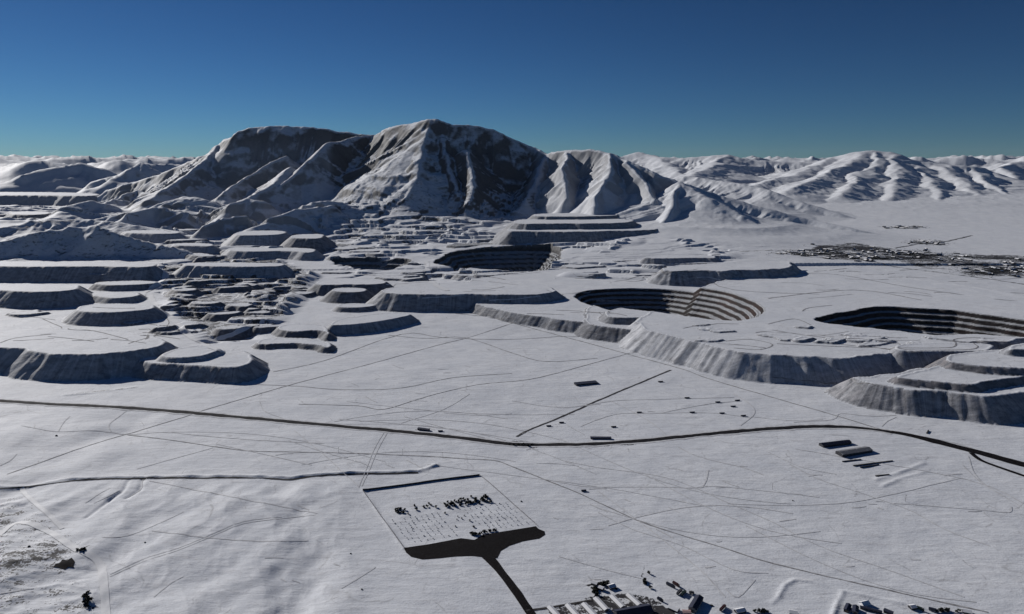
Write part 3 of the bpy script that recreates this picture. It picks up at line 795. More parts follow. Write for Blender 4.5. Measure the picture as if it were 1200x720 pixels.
TR = [
    (2.4, [(8, 556), (40, 545), (90, 527), (145, 510), (160, 506), (225, 486)]), (2.6, [(232, 483), (300, 463), (345, 450), (440, 425), (512, 405), (552, 395), (600, 379)]),
    (2.0, [(25, 499), (65, 506), (105, 505), (130, 507), (150, 509.5), (195, 507), (237, 511), (300, 516), (380, 520)]),
    (2.2, [(150, 510), (200, 516), (260, 525), (300, 529), (397, 531), (500, 535), (545, 538), (580, 540), (600, 547), (650, 567), (682, 580), (740, 607), (775, 620), (850, 643), (904, 660), (1010, 685), (1158, 718)]),
    (1.4, [(450, 507), (442, 520), (435, 535), (420, 572)]), (1.4, [(454, 507), (446, 521), (439, 536), (424, 570)]), (1.6, [(345, 505), (370, 525), (395, 547), (420, 570)]),
    (1.8, [(640, 562), (682, 570), (730, 571), (775, 571), (815, 572), (826, 567), (830, 551)]), (1.6, [(820, 572), (837, 570), (900, 576), (960, 583)]),
    (2.0, [(795, 524), (812, 533), (840, 541), (870, 548), (895, 557)]), (1.8, [(660, 540), (700, 548), (760, 556), (800, 566), (850, 588), (905, 612), (960, 640), (1040, 668), (1130, 700)]),
    (1.2, [(129, 676), (169, 658), (209, 645), (250, 628), (285, 614), (330, 608), (368, 604)]), (1.2, [(129, 673.5), (169, 655), (209, 642.5), (250, 625.5), (285, 611.5), (330, 606)]),
    (2.4, [(320, 436), (380, 423), (470, 392), (520, 396), (600, 398), (700, 391)]), (2.4, [(455, 393), (500, 397), (545, 396), (600, 414), (640, 424), (700, 420)]),
    (2.2, [(300, 451), (350, 453), (400, 457), (470, 455), (530, 443), (600, 438)]), (2.2, [(350, 474), (420, 476), (450, 480), (500, 465), (560, 451), (620, 445), (680, 430), (745, 412)]),
    (2.0, [(520, 484), (560, 487), (600, 485)]), (2.0, [(470, 496), (520, 480), (550, 462)]), (1.6, [(304, 470), (310, 482), (330, 490), (345, 496)]),
    (2.0, [(600, 470), (660, 478), (720, 470), (780, 468), (860, 466)]), (2.0, [(680, 500), (720, 486), (760, 485), (830, 484), (880, 490)]), (1.8, [(715, 470), (740, 482), (765, 497), (780, 509)]), (1.8, [(860, 462), (880, 475), (884, 485), (868, 499)]),
    (1.6, [(925, 544), (960, 562), (1000, 575), (1035, 587), (1070, 600), (1110, 622), (1160, 640)]), (1.6, [(900, 530), (940, 548), (980, 556)]), (1.6, [(1047, 590), (1100, 594), (1150, 598), (1182, 601), (1185, 594)]),
    (1.4, [(700, 600), (740, 620), (800, 640), (860, 668), (900, 672)]), 
    (1.6, [(700, 575), (760, 620), (820, 668), (850, 700)]), (1.4, [(400, 690), (433, 670), (440, 665)]), (1.4, [(850, 690), (865, 700), (885, 680)]),
    (1.6, [(1135, 535), (1142, 555), (1160, 572), (1200, 596)]), (1.6, [(1128, 545), (1150, 566), (1190, 590)]), (2.0, [(930, 495), (975, 492), (985, 485), (1020, 488), (1050, 487)]), (1.8, [(1033, 500), (1040, 494), (1050, 489)]),
    (2.4, [(905, 442), (960, 448), (1040, 452)]), (1.6, [(68, 506), (75, 495), (82, 488)]), (1.6, [(130, 506), (128, 498), (140, 488), (148, 482)]), (1.8, [(160, 550), (210, 536), (250, 525)]), (1.6, [(0, 546), (12, 540), (20, 532)]),
    (1.4, [(120, 630), (150, 628), (190, 612), (215, 600)]), (1.2, [(110, 590), (125, 583), (140, 575)]), (1.2, [(100, 590), (118, 578), (130, 572)]), (1.2, [(150, 583), (165, 574), (167, 563)]),
    (1.4, [(180, 700), (200, 684), (215, 676)]), (1.6, [(0, 696), (40, 690)]), (3.0, [(700, 340), (660, 345), (640, 340)]),
    (3.2, [(800, 385), (830, 380), (866, 380)]), (2.8, [(850, 400), (880, 398), (905, 404), (890, 410), (860, 408)]), (2.8, [(905, 387), (960, 395), (1020, 398), (1060, 404)]), (3.2, [(910, 403), (1000, 407), (1100, 408), (1120, 405), (1118, 398), (1140, 396), (1165, 397)]),
    (3.0, [(985, 404), (1060, 410), (1130, 410), (1146, 407), (1142, 401), (1180, 401)]), (3.0, [(940, 365), (948, 361), (975, 358)]), (3.0, [(900, 380), (930, 374), (950, 381)]), (4.0, [(900, 318), (980, 322), (1060, 336), (1130, 346)]),
    (4.5, [(720, 330), (800, 322), (860, 340), (960, 345)]), (5, [(900, 350), (1000, 340), (1080, 352)]), (3.5, [(0, 402), (20, 396), (60, 392)]), (3.0, [(50, 374), (80, 386), (110, 388), (150, 398)]), (3, [(170, 398), (190, 388), (198, 378), (190, 370), (170, 366)]), (3, [(150, 403), (180, 394), (210, 386)]),
    (5, [(30, 300), (0, 304)]), (4, [(125, 249), (160, 262), (200, 272)]), (5, [(0, 278), (25, 268), (50, 262), (40, 256), (60, 250)]),
]
for w, p in TR:
    far = p[0][1] < 420
    ribbon("tyre_track", p, w, MAT_TRACKD if (far or w > 2.1) else MAT_TRACK, lift=.1, jag=.6, curve=True)
ribbon("bank_foot_shade", [(-40, 573), (0, 573), (30, 571), (70, 565.5), (120, 562), (200, 560.5), (300, 560.5), (340, 562.5), (370, 558.5), (420, 556), (490, 554.5)], 3.2, MAT_LINE, jag=.9)  # dark strip paints the shade along the foot of the bank
rl = random.Random(41)
for k in range(30):
    x = rl.uniform(150, 1000); y = rl.uniform(440, 650); L = rl.uniform(120, 340); a = rl.uniform(-.15, .45); c = rl.uniform(-.12, .12)
    p = [(x + L * t, y + L * (a * t + c * math.sin(3 * t)) * (.4 + (y - 400) / 400)) for t in (0, .2, .4, .6, .8, 1)]
    p = [q for q in p if q[0] < 1200 and q[1] < 712 and not (405 < q[0] < 650 and q[1] > 545) and q[1] > 425 + max(0, (q[0] - 600) * .17) and not (945 < q[0] < 1095 and 505 < q[1] < 575)]
    if len(p) > 2: ribbon("tyre_track", p, rl.choice([1.2, 1.5, 2.0]), MAT_TRACK, lift=.11, jag=.6)
for (x0, x1, y0, y1, n_) in ((900, 1190, 316, 352, 16), (820, 1040, 378, 410, 10), (660, 860, 318, 330, 8), (10, 170, 386, 404, 8), (0, 180, 355, 385, 8), (400, 640, 318, 342, 12), (600, 700, 346, 372, 5), (470, 600, 348, 372, 6), (0, 130, 246, 262, 6)):
    for k in range(n_):
        x = rl.uniform(x0, x1); y = rl.uniform(y0, y1); L = rl.uniform(14, 60); a = rl.uniform(-.1, .12)
        ribbon("haul_track", [(x, y), (x + L * .5, y + L * a * .3 + rl.uniform(-1, 1)), (x + L, y + L * a)], 2.6 + (430 - y) * .018, rl.choice([MAT_TRACK, MAT_TRACKD, MAT_TRACKD]), lift=.12, jag=.7)
# short scuffs and drift edges left by the wind and by drilling pads on the plain
rg = random.Random(11)
for k in range(70):
    x = rg.uniform(310, 1150); y = rg.uniform(425, 690)
    if 415 < x < 640 and y > 545: continue
    if x > 760 and y < 440 + (x - 760) * .16 + 18: continue
    L = rg.uniform(5, 22); a = rg.choice([rg.uniform(-.12, .1), rg.uniform(.3, .6)])
    ribbon("tyre_track", [(x, y), (x + L * .5, y + L * .5 * a + rg.uniform(-.6, .6)), (x + L, y + L * a)], rg.uniform(1.2, 2.6), MAT_TRACK, lift=.13, jag=.7)
MAT_CLEAN = simple_mat("cleared_snow", (.78, .79, .81), (.86, .87, .89), .2, .7, .25)
ribbon("cleared_path", [(-20, 640), (0, 626), (15, 615), (30, 612.5), (44, 617), (67, 629), (84, 641), (104, 650), (117, 662), (122, 684), (124, 722), (124, 760)], 9, MAT_CLEAN, lift=.3, jag=.15)
ribbon("cleared_path", [(26, 572), (30, 580), (53, 600), (73, 620)], 6, MAT_CLEAN, lift=.3, jag=.2)
ribbon("cleared_path", [(165, 345), (182, 336), (195, 322), (188, 314), (200, 309)], 22, MAT_CLEAN, lift=.6, jag=.1)
ribbon("cleared_path", [(176, 345), (182, 358), (200, 372), (215, 388), (232, 400), (262, 412)], 20, MAT_CLEAN, lift=.5, jag=.1)
ribbon("cleared_path", [(232, 401), (262, 396), (290, 384), (310, 378)], 15, MAT_CLEAN, lift=.5, jag=.1)
ribbon("cleared_path", [(500, 306), (502, 320), (508, 332), (524, 341)], 22, MAT_CLEAN, lift=.5, jag=.1)

from mathutils.geometry import delaunay_2d_cdt
def sheet(name, px, mat, step=4.0, lift=.2, kind='structure', curve=True):
    if curve:
        px = catmull(list(px) + [px[0]], 3)[:-1]
    pts = [hit(x, y) for x, y in px]; b2 = []
    for a, b in zip(pts, pts[1:] + pts[:1]):
        n = max(1, int((b - a).length / step))
        for k in range(n): b2.append(Vector((a.x + (b.x - a.x) * k / n, a.y + (b.y - a.y) * k / n)))
    P2 = np.array([(p.x, p.y) for p in b2]); lo, hi = P2.min(0), P2.max(0)
    gx, gy = np.meshgrid(np.arange(lo[0], hi[0], step), np.arange(lo[1], hi[1], step))
    d, _, ins = poly_sd(gx.ravel(), gy.ravel(), P2)
    sel = ins & (d > step * .6)
    allp = b2 + [Vector(p) for p in np.stack([gx.ravel()[sel], gy.ravel()[sel]], 1)]
    nb = len(b2)
    v, e, f, *_ = delaunay_2d_cdt(allp, [(i, (i + 1) % nb) for i in range(nb)], [list(range(nb))], 1, 1e-4)
    va = np.array([(p.x, p.y) for p in v]); z = ground_z(va[:, 0], va[:, 1]) + lift
    me = bpy.data.meshes.new(name); me.from_pydata([(a, b, c) for (a, b), c in zip(va, z)], [], [list(q) for q in f]); me.update()
    me.polygons.foreach_set("use_smooth", np.ones(len(me.polygons), bool))
    me.materials.append(mat); o = link(name, me); o["kind"] = kind
    return o
sheet("parking_lot", [(473, 642), (500, 638.5), (540, 631), (556, 633), (566, 627), (600, 621.5), (628, 617), (631, 620), (638, 623), (639, 627), (632, 631.5), (612, 635), (597, 640), (587, 646), (583, 654), (575, 656), (567, 653.5), (555, 652), (535, 652.5), (510, 655), (495, 656), (482, 653), (476, 648)], MAT_ROAD, lift=.25, curve=False)
sheet("open_ground", [(62, 665), (66, 661), (70, 660), (73, 656), (79, 657), (84, 654), (88, 659), (86, 663), (87, 666), (80, 665), (76, 668), (70, 666)], MAT_ROAD, step=2.0, lift=.4, curve=False)

# ------------------------------------------------------------------ small mesh tools
class MB:
    def __init__(s): s.v = []; s.f = []
    def box(s, x0, x1, y0, y1, z0, z1):
        n = len(s.v)
        s.v += [(x0, y0, z0), (x1, y0, z0), (x1, y1, z0), (x0, y1, z0), (x0, y0, z1), (x1, y0, z1), (x1, y1, z1), (x0, y1, z1)]
        s.f += [tuple(n + i for i in q) for q in ((0, 3, 2, 1), (4, 5, 6, 7), (0, 1, 5, 4), (1, 2, 6, 5), (2, 3, 7, 6), (3, 0, 4, 7))]; return s
    def poly(s, pts):
        n = len(s.v); s.v += pts; s.f.append(tuple(range(n, n + len(pts)))); return s
    def cone(s, c, r0, r1, z0, z1, n=7):
        k = len(s.v)
        for r, z in ((r0, z0), (r1, z1)):
            for i in range(n):
                a = 2 * math.pi * i / n; s.v.append((c[0] + r * math.cos(a), c[1] + r * math.sin(a), z))
        for i in range(n): s.f.append((k + i, k + (i + 1) % n, k + n + (i + 1) % n, k + n + i))
        s.f.append(tuple(k + n + i for i in range(n))); return s
    def tube(s, a, b, ra, rb, n=5):
        a = Vector(a); b = Vector(b); t = (b - a).normalized(); u = t.orthogonal().normalized(); w = t.cross(u); k = len(s.v)
        for p, r in ((a, ra), (b, rb)):
            for i in range(n):
                an = 2 * math.pi * i / n; s.v.append(tuple(p + (u * math.cos(an) + w * math.sin(an)) * r))
        for i in range(n): s.f.append((k + i, k + (i + 1) % n, k + n + (i + 1) % n, k + n + i))
        return s
    def mesh(s, name, mat):
        me = bpy.data.meshes.new(name); me.from_pydata(s.v, [], s.f); me.update(); me.materials.append(mat); return me
    def obj(s, name, mat, parent=None): return link(name, s.mesh(name, mat), parent)

def root(name, p, rz, label, cat, group=None):
    o = bpy.data.objects.new(name, None); COL.objects.link(o); o.location = p; o.rotation_euler = (0, 0, rz)
    return tag(o, label, cat, group)

M_WALL = simple_mat("render_wall", (.16, .16, .17), (.24, .235, .23), .6, .85)
M_WALLD = simple_mat("dark_wall", (.030, .030, .036), (.06, .06, .068), .5, .85)
M_WOOD = simple_mat("timber_wall", (.07, .05, .04), (.11, .085, .07), .7, .85)
M_ROOFSNOW = simple_mat("snow_roof", (.83, .84, .86), (.9, .9, .92), .4, .7)
M_ROOFGREY = simple_mat("grey_sheet_roof", (.17, .175, .19), (.26, .265, .28), .3, .6, stretch=(1, 1, 1), snow=.15)
M_ROOFBLUE = simple_mat("blue_sheet_roof", (.022, .026, .05), (.035, .04, .07), .3, .6)
M_PINK = simple_mat("pink_plaster", (.42, .27, .27), (.5, .34, .33), .5, .85)
M_DARKGLASS = simple_mat("window_glass", (.02, .024, .03), (.03, .034, .04), 1, .2, .6)
M_TYRE = simple_mat("tyre_rubber", (.015, .015, .015), (.025, .025, .025), 2, .9)
M_PAINT = [simple_mat("truck_paint_%s" % n, c, tuple(v * 1.3 for v in c), 1, .5, .4) for n, c in (("navy", (.015, .02, .04)), ("maroon", (.05, .015, .015)), ("grey", (.06, .06, .065)), ("green", (.02, .035, .028)))]
M_BARK = simple_mat("bark", (.03, .024, .02), (.05, .04, .034), 3, .9)
M_LEAFD = simple_mat("dark_needles", (.014, .017, .014), (.030, .034, .024), 2, .9)
M_LEAFS = simple_mat("snowy_twigs", (.22, .22, .24), (.50, .51, .53), 1.5, .85)
M_STEEL = simple_mat("grey_steel", (.12, .12, .125), (.18, .18, .19), 2, .5, metal=.5)
M_FENCE = simple_mat("rusty_fence", (.12, .095, .08), (.18, .15, .13), 2, .8)
M_STONE = simple_mat("dark_stone", (.03, .03, .032), (.07, .068, .065), .8, .9)

def shed(name, A, B, W, H, label, cat="building", group=None, wall=None, roof=None, rise=None, windows=4, lean=False):
    """gabled building between two ends of its ridge (picked on the ground)"""
    a = hit(*A); b = hit(*B); d = b - a; L = math.hypot(d.x, d.y); rz = math.atan2(d.y, d.x)
    c = (a + b) / 2; c.z = float(min(ground_z([a.x, b.x], [a.y, b.y]))) - .3
    wall = wall or M_WALL; roof = roof or M_ROOFSNOW; rise = rise if rise is not None else W * .22
    o = root(name, c, rz, label, cat, group)
    h = H + .3; w2, l2 = W / 2, L / 2
    m = MB(); m.box(-l2, l2, -w2, w2, 0, h)
    if rise > 0:
        for x in (-l2, l2): m.poly([(x, -w2, h), (x, w2, h), (x, 0, h + rise)])
    m.obj("wall", wall, o)
    r_ = MB(); e = .5; t = .25
    if rise > 0:
        for sgn in (-1, 1):
            n = len(r_.v)
            y0 = sgn * (w2 + e); z0 = h - rise * e / w2 + .04
            r_.v += [(-l2 - e, y0, z0), (l2 + e, y0, z0), (l2 + e, 0, h + rise + .04), (-l2 - e, 0, h + rise + .04), (-l2 - e, y0, z0 + t), (l2 + e, y0, z0 + t), (l2 + e, 0, h + rise + t + .04), (-l2 - e, 0, h + rise + t + .04)]
            r_.f += [tuple(n + i for i in q) for q in ((0, 3, 2, 1), (4, 5, 6, 7), (0, 1, 5, 4), (1, 2, 6, 5), (2, 3, 7, 6), (3, 0, 4, 7))]
    else:
        r_.box(-l2 - e, l2 + e, -w2 - e, w2 + e, h + .003, h + .4)
    r_.obj("roof", roof, o)
    dm = MB().box(l2 + .003, l2 + .08, -min(1.6, w2 * .5), min(1.6, w2 * .5), .3, min(h - .3, 3.2)).obj("door", M_WOOD, o)
    if windows:
        wm = None
        for k in range(windows):
            x = -l2 + L * (k + .5) / windows
            for sgn in (-1, 1):
                if wm is None:
                    wm = MB().box(-.7, .7, -.04, .04, -.5, .5).mesh("window", M_DARKGLASS)
                q = link("window", wm, o); q.location = (x, sgn * (w2 + .045), h * .58)
    return o

# long white-roofed barracks by the bottom edge, a row from the access road eastwards
BG = "barracks in a row by the dark yard"
BL = ["white roofed barrack nearest the dark access road", "second white roofed barrack from the dark access road", "third white roofed barrack from the dark access road",
      "fourth white roofed barrack from the dark access road, beside the dark shrubs", "fifth white roofed barrack from the access road, next to the last one", "last white roofed barrack in the row, beside the wide blue roof"]
for i, (A, B) in enumerate([((644, 713), (656, 727)), ((665, 711), (678, 726)), ((684, 710), (697, 724)), ((698, 703.5), (711, 717)), ((717, 701), (730, 714)), ((736, 699), (749.5, 711.5))]):
    shed("barrack", A, B, 6.4, 3.0, BL[i], group=BG, windows=6, rise=1.2)
shed("hall", (722, 724), (762, 717), 15, 5.0, "wide low hall with a dark blue roof at the bottom edge", wall=M_WALLD, roof=M_ROOFBLUE, windows=6)
shed("hall", (819.5, 703.5), (811, 718), 9, 5.0, "grey walled building with a dark navy roof beside a pink annex", roof=M_ROOFBLUE, windows=4)
shed("annex", (800, 719), (809, 719.5), 5, 2.8, "small pink annex at the foot of the navy roofed building", wall=M_PINK, roof=M_PINK, windows=2, rise=.5)
shed("hut", (994.5, 711), (991.5, 718), 5.5, 3.2, "small black roofed hut west of the white gabled tent", roof=M_ROOFBLUE, wall=M_WALLD, windows=2)
shed("hut", (1002.5, 713), (1002, 720), 6.0, 3.2, "navy roofed hut between the black hut and the white tent", roof=M_ROOFBLUE, wall=M_WALL, windows=2)
shed("tent", (1009, 710), (1017, 708), 7, 2.4, "white gabled tent with a dark east side among the huts", roof=M_ROOFSNOW, wall=M_ROOFSNOW, windows=0, rise=2.4)
shed("shed", (1008, 713), (1033, 719), 3.2, 2.4, "long narrow black shed in front of the white gabled tent", wall=M_WALLD, roof=M_ROOFBLUE, windows=4, rise=.4)
shed("shed", (1036, 717), (1046, 721), 5, 3, "short dark shed at the end of the long narrow black shed", wall=M_WALLD, roof=M_ROOFBLUE, windows=2, rise=.5)
for A, B, w, lab in [((694, 684), (700, 686), 6, "small snow roofed hut at the west end of the dark shrub clump"), ((713, 690), (720, 688), 7, "snow roofed hut at the east end of the dark shrub clump"), ((702, 690), (707, 692), 5, "small snow roofed hut in the middle of the dark shrub clump"),
                     ((1066, 713.5), (1072, 712.5), 6, "lone snow roofed hut between the black sheds and the roadside lorry"), ((862, 718.5), (872, 716.5), 7, "snow roofed house at the bottom edge by the shrubs below the snow bank"), ((925, 719), (934, 720.5), 7, "snow roofed house at the bottom edge inside the curved snow bank"),
                     ((1128, 717.5), (1138, 719.5), 7, "easternmost snow roofed house on the bottom edge"), ((785, 713), (795, 717), 7, "snow roofed house beside the works yard, west of the pink annex")]:
    shed("house", A, B, w, 2.8, lab, cat="house", wall=M_WALLD, windows=2)
# the farm on the right
shed("barn", (962, 523.5), (995, 519.5), 12, 4.2, "long dark blue roofed barn nearer the highway", wall=M_WALLD, roof=M_ROOFBLUE, windows=8, rise=2.2)
shed("barn", (983, 534), (1018, 528), 17, 5.0, "wide barn with a grey roof and dark front wall, behind the low pens", wall=M_WALLD, roof=M_ROOFGREY, windows=9, rise=2.4)
shed("hall", (674, 451.5), (699, 449), 16, 4.0, "lone dark flat roofed building in the open snow plain", wall=M_WALLD, roof=M_ROOFBLUE, windows=6, rise=0)
shed("hall", (692, 514), (716, 514.5), 7, 2.6, "low dark flat shed alongside the highway bend", wall=M_WALLD, roof=M_ROOFBLUE, windows=5, rise=0)
shed("hall", (490, 503.5), (503, 505), 7, 3.0, "small dark building on the verge of the highway", wall=M_WALLD, roof=M_ROOFBLUE, windows=3, rise=.6)
for (A, B, w, lab) in [((987, 541.5), (1009, 539), 1.6, "short low wall right behind the wide grey roofed barn"), ((1000, 546.5), (1046, 540.5), 1.8, "longest low pen wall south of the grey roofed barn"),
                       ((1008, 548.5), (1030, 545), 1.2, "low pen wall just in front of the longest pen wall"), ((1026, 558.5), (1042, 556.5), 1.8, "thick low wall stub at the head of the curved snow bank"), ((1086, 508.5), (1088, 505), 2.0, "stubby wall standing north of the wide black road")]:
    a, b = hit(*A), hit(*B); d = b - a; L = math.hypot(d.x, d.y)
    o = MB().box(0, L, -w / 2, w / 2, -.4, 1.5).box(-.1, L + .1, -w / 2 - .1, w / 2 + .1, 1.503, 1.65).obj("low_wall", M_STONE)
    o.location = a; o.rotation_euler = (0, 0, math.atan2(d.y, d.x)); tag(o, lab, "wall")

SHADE_LINES = [((805, 467), "tiny dark shade-line block on the plain closest to the end of the field road"), ((811, 484), "tiny dark shade-line block with a long drift east of the field road"), ((749, 484), "tiny dark shade-line block midway between field road and highway"),
        ((841, 472), "tiny dark shade-line block in the small cluster west of the curved track"), ((846, 485), "tiny dark shade-line block south of the small cluster by the curved track"), ((719, 501), "tiny dark shade-line block north of the low shed by the highway"),
        ((864, 470), "easternmost tiny dark shade-line block, inside the curved track"), ((859, 477), "tiny dark shade-line block between the cluster and the curved track"), ((871, 488), "tiny dark shade-line block at the south end of the curved track"),
        ((643, 500), "tiny dark shade-line block beside the field road, western of two"), ((658, 496), "tiny dark shade-line block beside the field road, eastern of two"), ((684, 576), "tiny dark shade-line block south of the highway on the long diagonal track"),
        ((774, 448), "tiny dark shade-line block just below the end of the field road"), ((516, 506), "tiny dark shade-line block east of the verge building")]
for (x, y), lab in SHADE_LINES:  # hut-shaped dark blocks added to draw dark shading lines on the snow
    shed("hut", (x - 2.6, y), (x + 2.6, y - .3), 3.2, 1.8, lab, cat="hut", group="shade-line blocks on the snow plain", wall=M_WALLD, roof=M_ROOFBLUE, windows=1, rise=.6)

# parked lorries in the fenced works yard
def lorry(A, B, label, paint):
    a, b = hit(*A), hit(*B); d = b - a; L = max(6.0, math.hypot(d.x, d.y)); o = root("lorry", (a + b) / 2, math.atan2(d.y, d.x), label, "lorry", "lorries parked in the works yard")
    MB().box(-L / 2, L / 2 - 2.4, -1.25, 1.25, 1.0, 3.6).obj("box_body", paint, o)
    c = MB().box(L / 2 - 2.2, L / 2 - .4, -1.2, 1.2, .8, 2.9).box(L / 2 - .4, L / 2, -1.15, 1.15, .8, 1.7).obj("cab", paint, o)
    MB().box(L / 2 - .398, L / 2 - .35, -1.0, 1.0, 1.8, 2.7).obj("windscreen", M_DARKGLASS, c)
    MB().box(-L / 2 + .2, L / 2 - .3, -.5, .5, .65, .95).obj("chassis", M_STEEL, o)
    wm = MB(); n = 10; wm.v = [(.5 * math.cos(2 * math.pi * i / n), y, .5 * math.sin(2 * math.pi * i / n)) for y in (-.15, .15) for i in range(n)]
    wm.f = [(i, (i + 1) % n, n + (i + 1) % n, n + i) for i in range(n)] + [tuple(range(n))[::-1], tuple(range(n, 2 * n))]
    wm = wm.mesh("wheel", M_TYRE)
    for x in (-L / 2 + 1.2, L / 2 - 1.3):
        for y in (-1.05, 1.05):
            q = link("wheel", wm, o); q.location = (x, y, .5)
for i, (A, B, lab) in enumerate([((781, 685), (791, 690), "dark lorry along the far edge of the works yard, western of two in line"), ((788.5, 684), (796, 688.5), "dark lorry along the far edge of the works yard, eastern of two in line"),
                                 ((793.5, 698), (799, 692.5), "dark lorry parked aslant, nearer the middle of the works yard"), ((798.5, 699), (803.5, 694), "dark lorry parked aslant, nearer the navy roofed building"), ((770.5, 702.5), (777, 706), "dark lorry by the near fence of the works yard"),
                                 ((844, 717), (850, 711), "dark lorry alone on the snow east of the navy roofed building"), ((808, 696.5), (813, 696), "dark lorry touching the back of the navy roofed building"), ((1074, 713.5), (1083, 717), "dark lorry at the roadside east of the black sheds"), ((1088, 715), (1100, 718), "dark lorry heading the line at the bottom edge")]):
    lorry(A, B, lab, M_PAINT[i % 4])

# ------------------------------------------------------------------ yard with shrubs
def fence(A, B, label, step=4.0, h=2.2):
    a, b = hit(*A), hit(*B); n = max(2, int((b - a).length / step)); d = (b - a); rz = math.atan2(d.y, d.x)
    o = root("fence", a, 0, label, "fence", "fences round the shrub field")
    pm = MB(); rm = MB()
    prev = None
    for k in range(n + 1):
        p = a.lerp(b, k / n); z = float(ground_z([p.x], [p.y])[0]); q = Vector((p.x - a.x, p.y - a.y, z - a.z))
        pm.tube((q.x, q.y, q.z - .3), (q.x, q.y, q.z + h), .10, .10, 5)
        if prev is not None:
            for hh in (.25, .6, .95, 1.3, 1.65, 2.05): rm.tube((prev.x, prev.y, prev.z + hh), (q.x, q.y, q.z + hh), .05, .05, 3)
        prev = q
    pq = pm.obj("post", M_FENCE, o); pq["kind"] = "stuff"
    rq = rm.obj("rail", M_FENCE, o); rq["kind"] = "stuff"
fence((425, 575), (473, 642), "thin brown wire fence down the west side of the shrub field")
fence((562, 557), (630, 617), "thin brown wire fence down the east side of the shrub field")
a, b = hit(425, 575), hit(562, 557.5); o = root("boundary_wall", a, 0, "long dark wall closing the far side of the shrub field", "wall")
wm = MB(); n = 24; d = (b - a); pr = None; nn = Vector((-d.y, d.x, 0)).normalized() * .3; cm = MB()
for k in range(n):
    p, q = a.lerp(b, k / n), a.lerp(b, (k + 1) / n)
    for m_, z0, z1, ww in ((wm, -.5, 2.6, 1.0), (cm, 2.603, 2.75, 1.3)):
        v = []
        for pt in (p, q):
            z = float(ground_z([pt.x], [pt.y])[0]) - a.z
            for sg in (-1, 1):
                for hz in (z0, z1): v.append((pt.x - a.x + nn.x * sg * ww, pt.y - a.y + nn.y * sg * ww, z + hz))
        i0 = len(m_.v); m_.v += v
        m_.f += [tuple(i0 + j for j in f) for f in ((0, 4, 5, 1), (2, 3, 7, 6), (1, 5, 7, 3), (0, 1, 3, 2), (4, 6, 7, 5))]
wm.obj("wall_face", M_WALLD, o); cm.obj("coping", M_STONE, o)

def crown_mesh(name, mat, R_, H_, n, seed):
    g = random.Random(seed); m = MB()
    clumps = [(g.gauss(0, R_ * .38), g.gauss(0, R_ * .38), H_ * g.uniform(.3, .9)) for _ in range(7)]
    for _ in range(n):
        c = g.choice(clumps); taper = 1.15 - c[2] / H_ * .6
        p = Vector((c[0] * taper + g.gauss(0, R_ * .22), c[1] * taper + g.gauss(0, R_ * .22), max(.1, c[2] + g.gauss(0, H_ * .12))))
        s_ = g.uniform(.3, .6) * R_ * .62
        u = Vector((g.gauss(0, 1), g.gauss(0, 1), g.gauss(0, 1))).normalized(); w = u.orthogonal().normalized()
        m.poly([tuple(p + u * s_), tuple(p - u * s_ * .6 + w * s_ * .7), tuple(p - u * s_ * .6 - w * s_ * .7)])
    return m.mesh(name, mat)
def trunk_mesh(H_, seed):
    g = random.Random(seed); m = MB(); m.tube((0, 0, -.3), (.05, 0, H_ * .7), .14, .06, 6)
    for _ in range(4):
        a = g.uniform(0, 6.28); z = H_ * g.uniform(.2, .5); m.tube((0, 0, z), (math.cos(a) * .8, math.sin(a) * .8, z + .8), .06, .02, 4)
    return m.mesh("trunk", M_BARK)
DARK = [(trunk_mesh(2.8, k), crown_mesh("crown", M_LEAFD, 2.2, 3.0, 150, k)) for k in range(5)]
SNOWY = [(trunk_mesh(1.5, k + 9), crown_mesh("crown", M_LEAFS, 1.2, 1.6, 80, k + 30)) for k in range(4)]
def plant(p, kind, label, group, sc=1.0, cat="shrub", name="shrub"):
    tm, cm_ = random.choice(kind); z = float(ground_z([p.x], [p.y])[0])
    o = root(name, (p.x, p.y, z), random.uniform(0, 6.28), label, cat, group); o.scale = (sc, sc, sc * random.uniform(.8, 1.2))
    link("trunk", tm, o); link("crown", cm_, o)
yc = [hit(425, 574), hit(562, 557), hit(630, 617), hit(473, 642)]
def yard(u, v):
    t = yc[0].lerp(yc[1], u); b_ = yc[3].lerp(yc[2], u); return t.lerp(b_, v)
gx = random.Random(5)
for k in range(26): plant(yard(gx.choice([gx.uniform(.12, .20), gx.uniform(.26, .44)]), gx.gauss(.45, .03)), DARK, "dark shrub in the gappy western part of the dark row inside the fenced field", "dark shrubs, western part of the row", gx.uniform(.6, 1.15))
for k in range(62): plant(yard(gx.uniform(.50, .87), gx.gauss(.47, .032)), DARK, "dark shrub in the dense eastern part of the dark row inside the fenced field", "dark shrubs, eastern part of the row", gx.uniform(.7, 1.25))
for k in range(9): plant(yard(gx.uniform(.44, .62), gx.uniform(.58, .9)), DARK, "dark shrub standing loose between the dark row and the parking lot", "loose dark shrubs in the field", gx.uniform(.5, .9))
for k in range(16): plant(yard(gx.uniform(.50, .70), .975 + gx.uniform(-.02, .015)), DARK, "dark shrub on the edge of the black parking lot", "dark shrubs by the parking lot", gx.uniform(.8, 1.3))
for u0, u1, lab, grp in ((.04, .42, "small snowy shrub in the western planted rows of the fenced field", "snowy shrubs, western rows"), (.60, .97, "small snowy shrub in the eastern planted rows of the fenced field", "snowy shrubs, eastern rows")):
    for iv in range(8):
        for iu in range(9):
            if gx.random() < .12: continue
            plant(yard(u0 + (u1 - u0) * (iu + .5) / 9 + gx.uniform(-.006, .006), .56 + .40 * (iv + .5) / 8 + gx.uniform(-.008, .008)), SNOWY, lab, grp, gx.uniform(.6, 1.1))
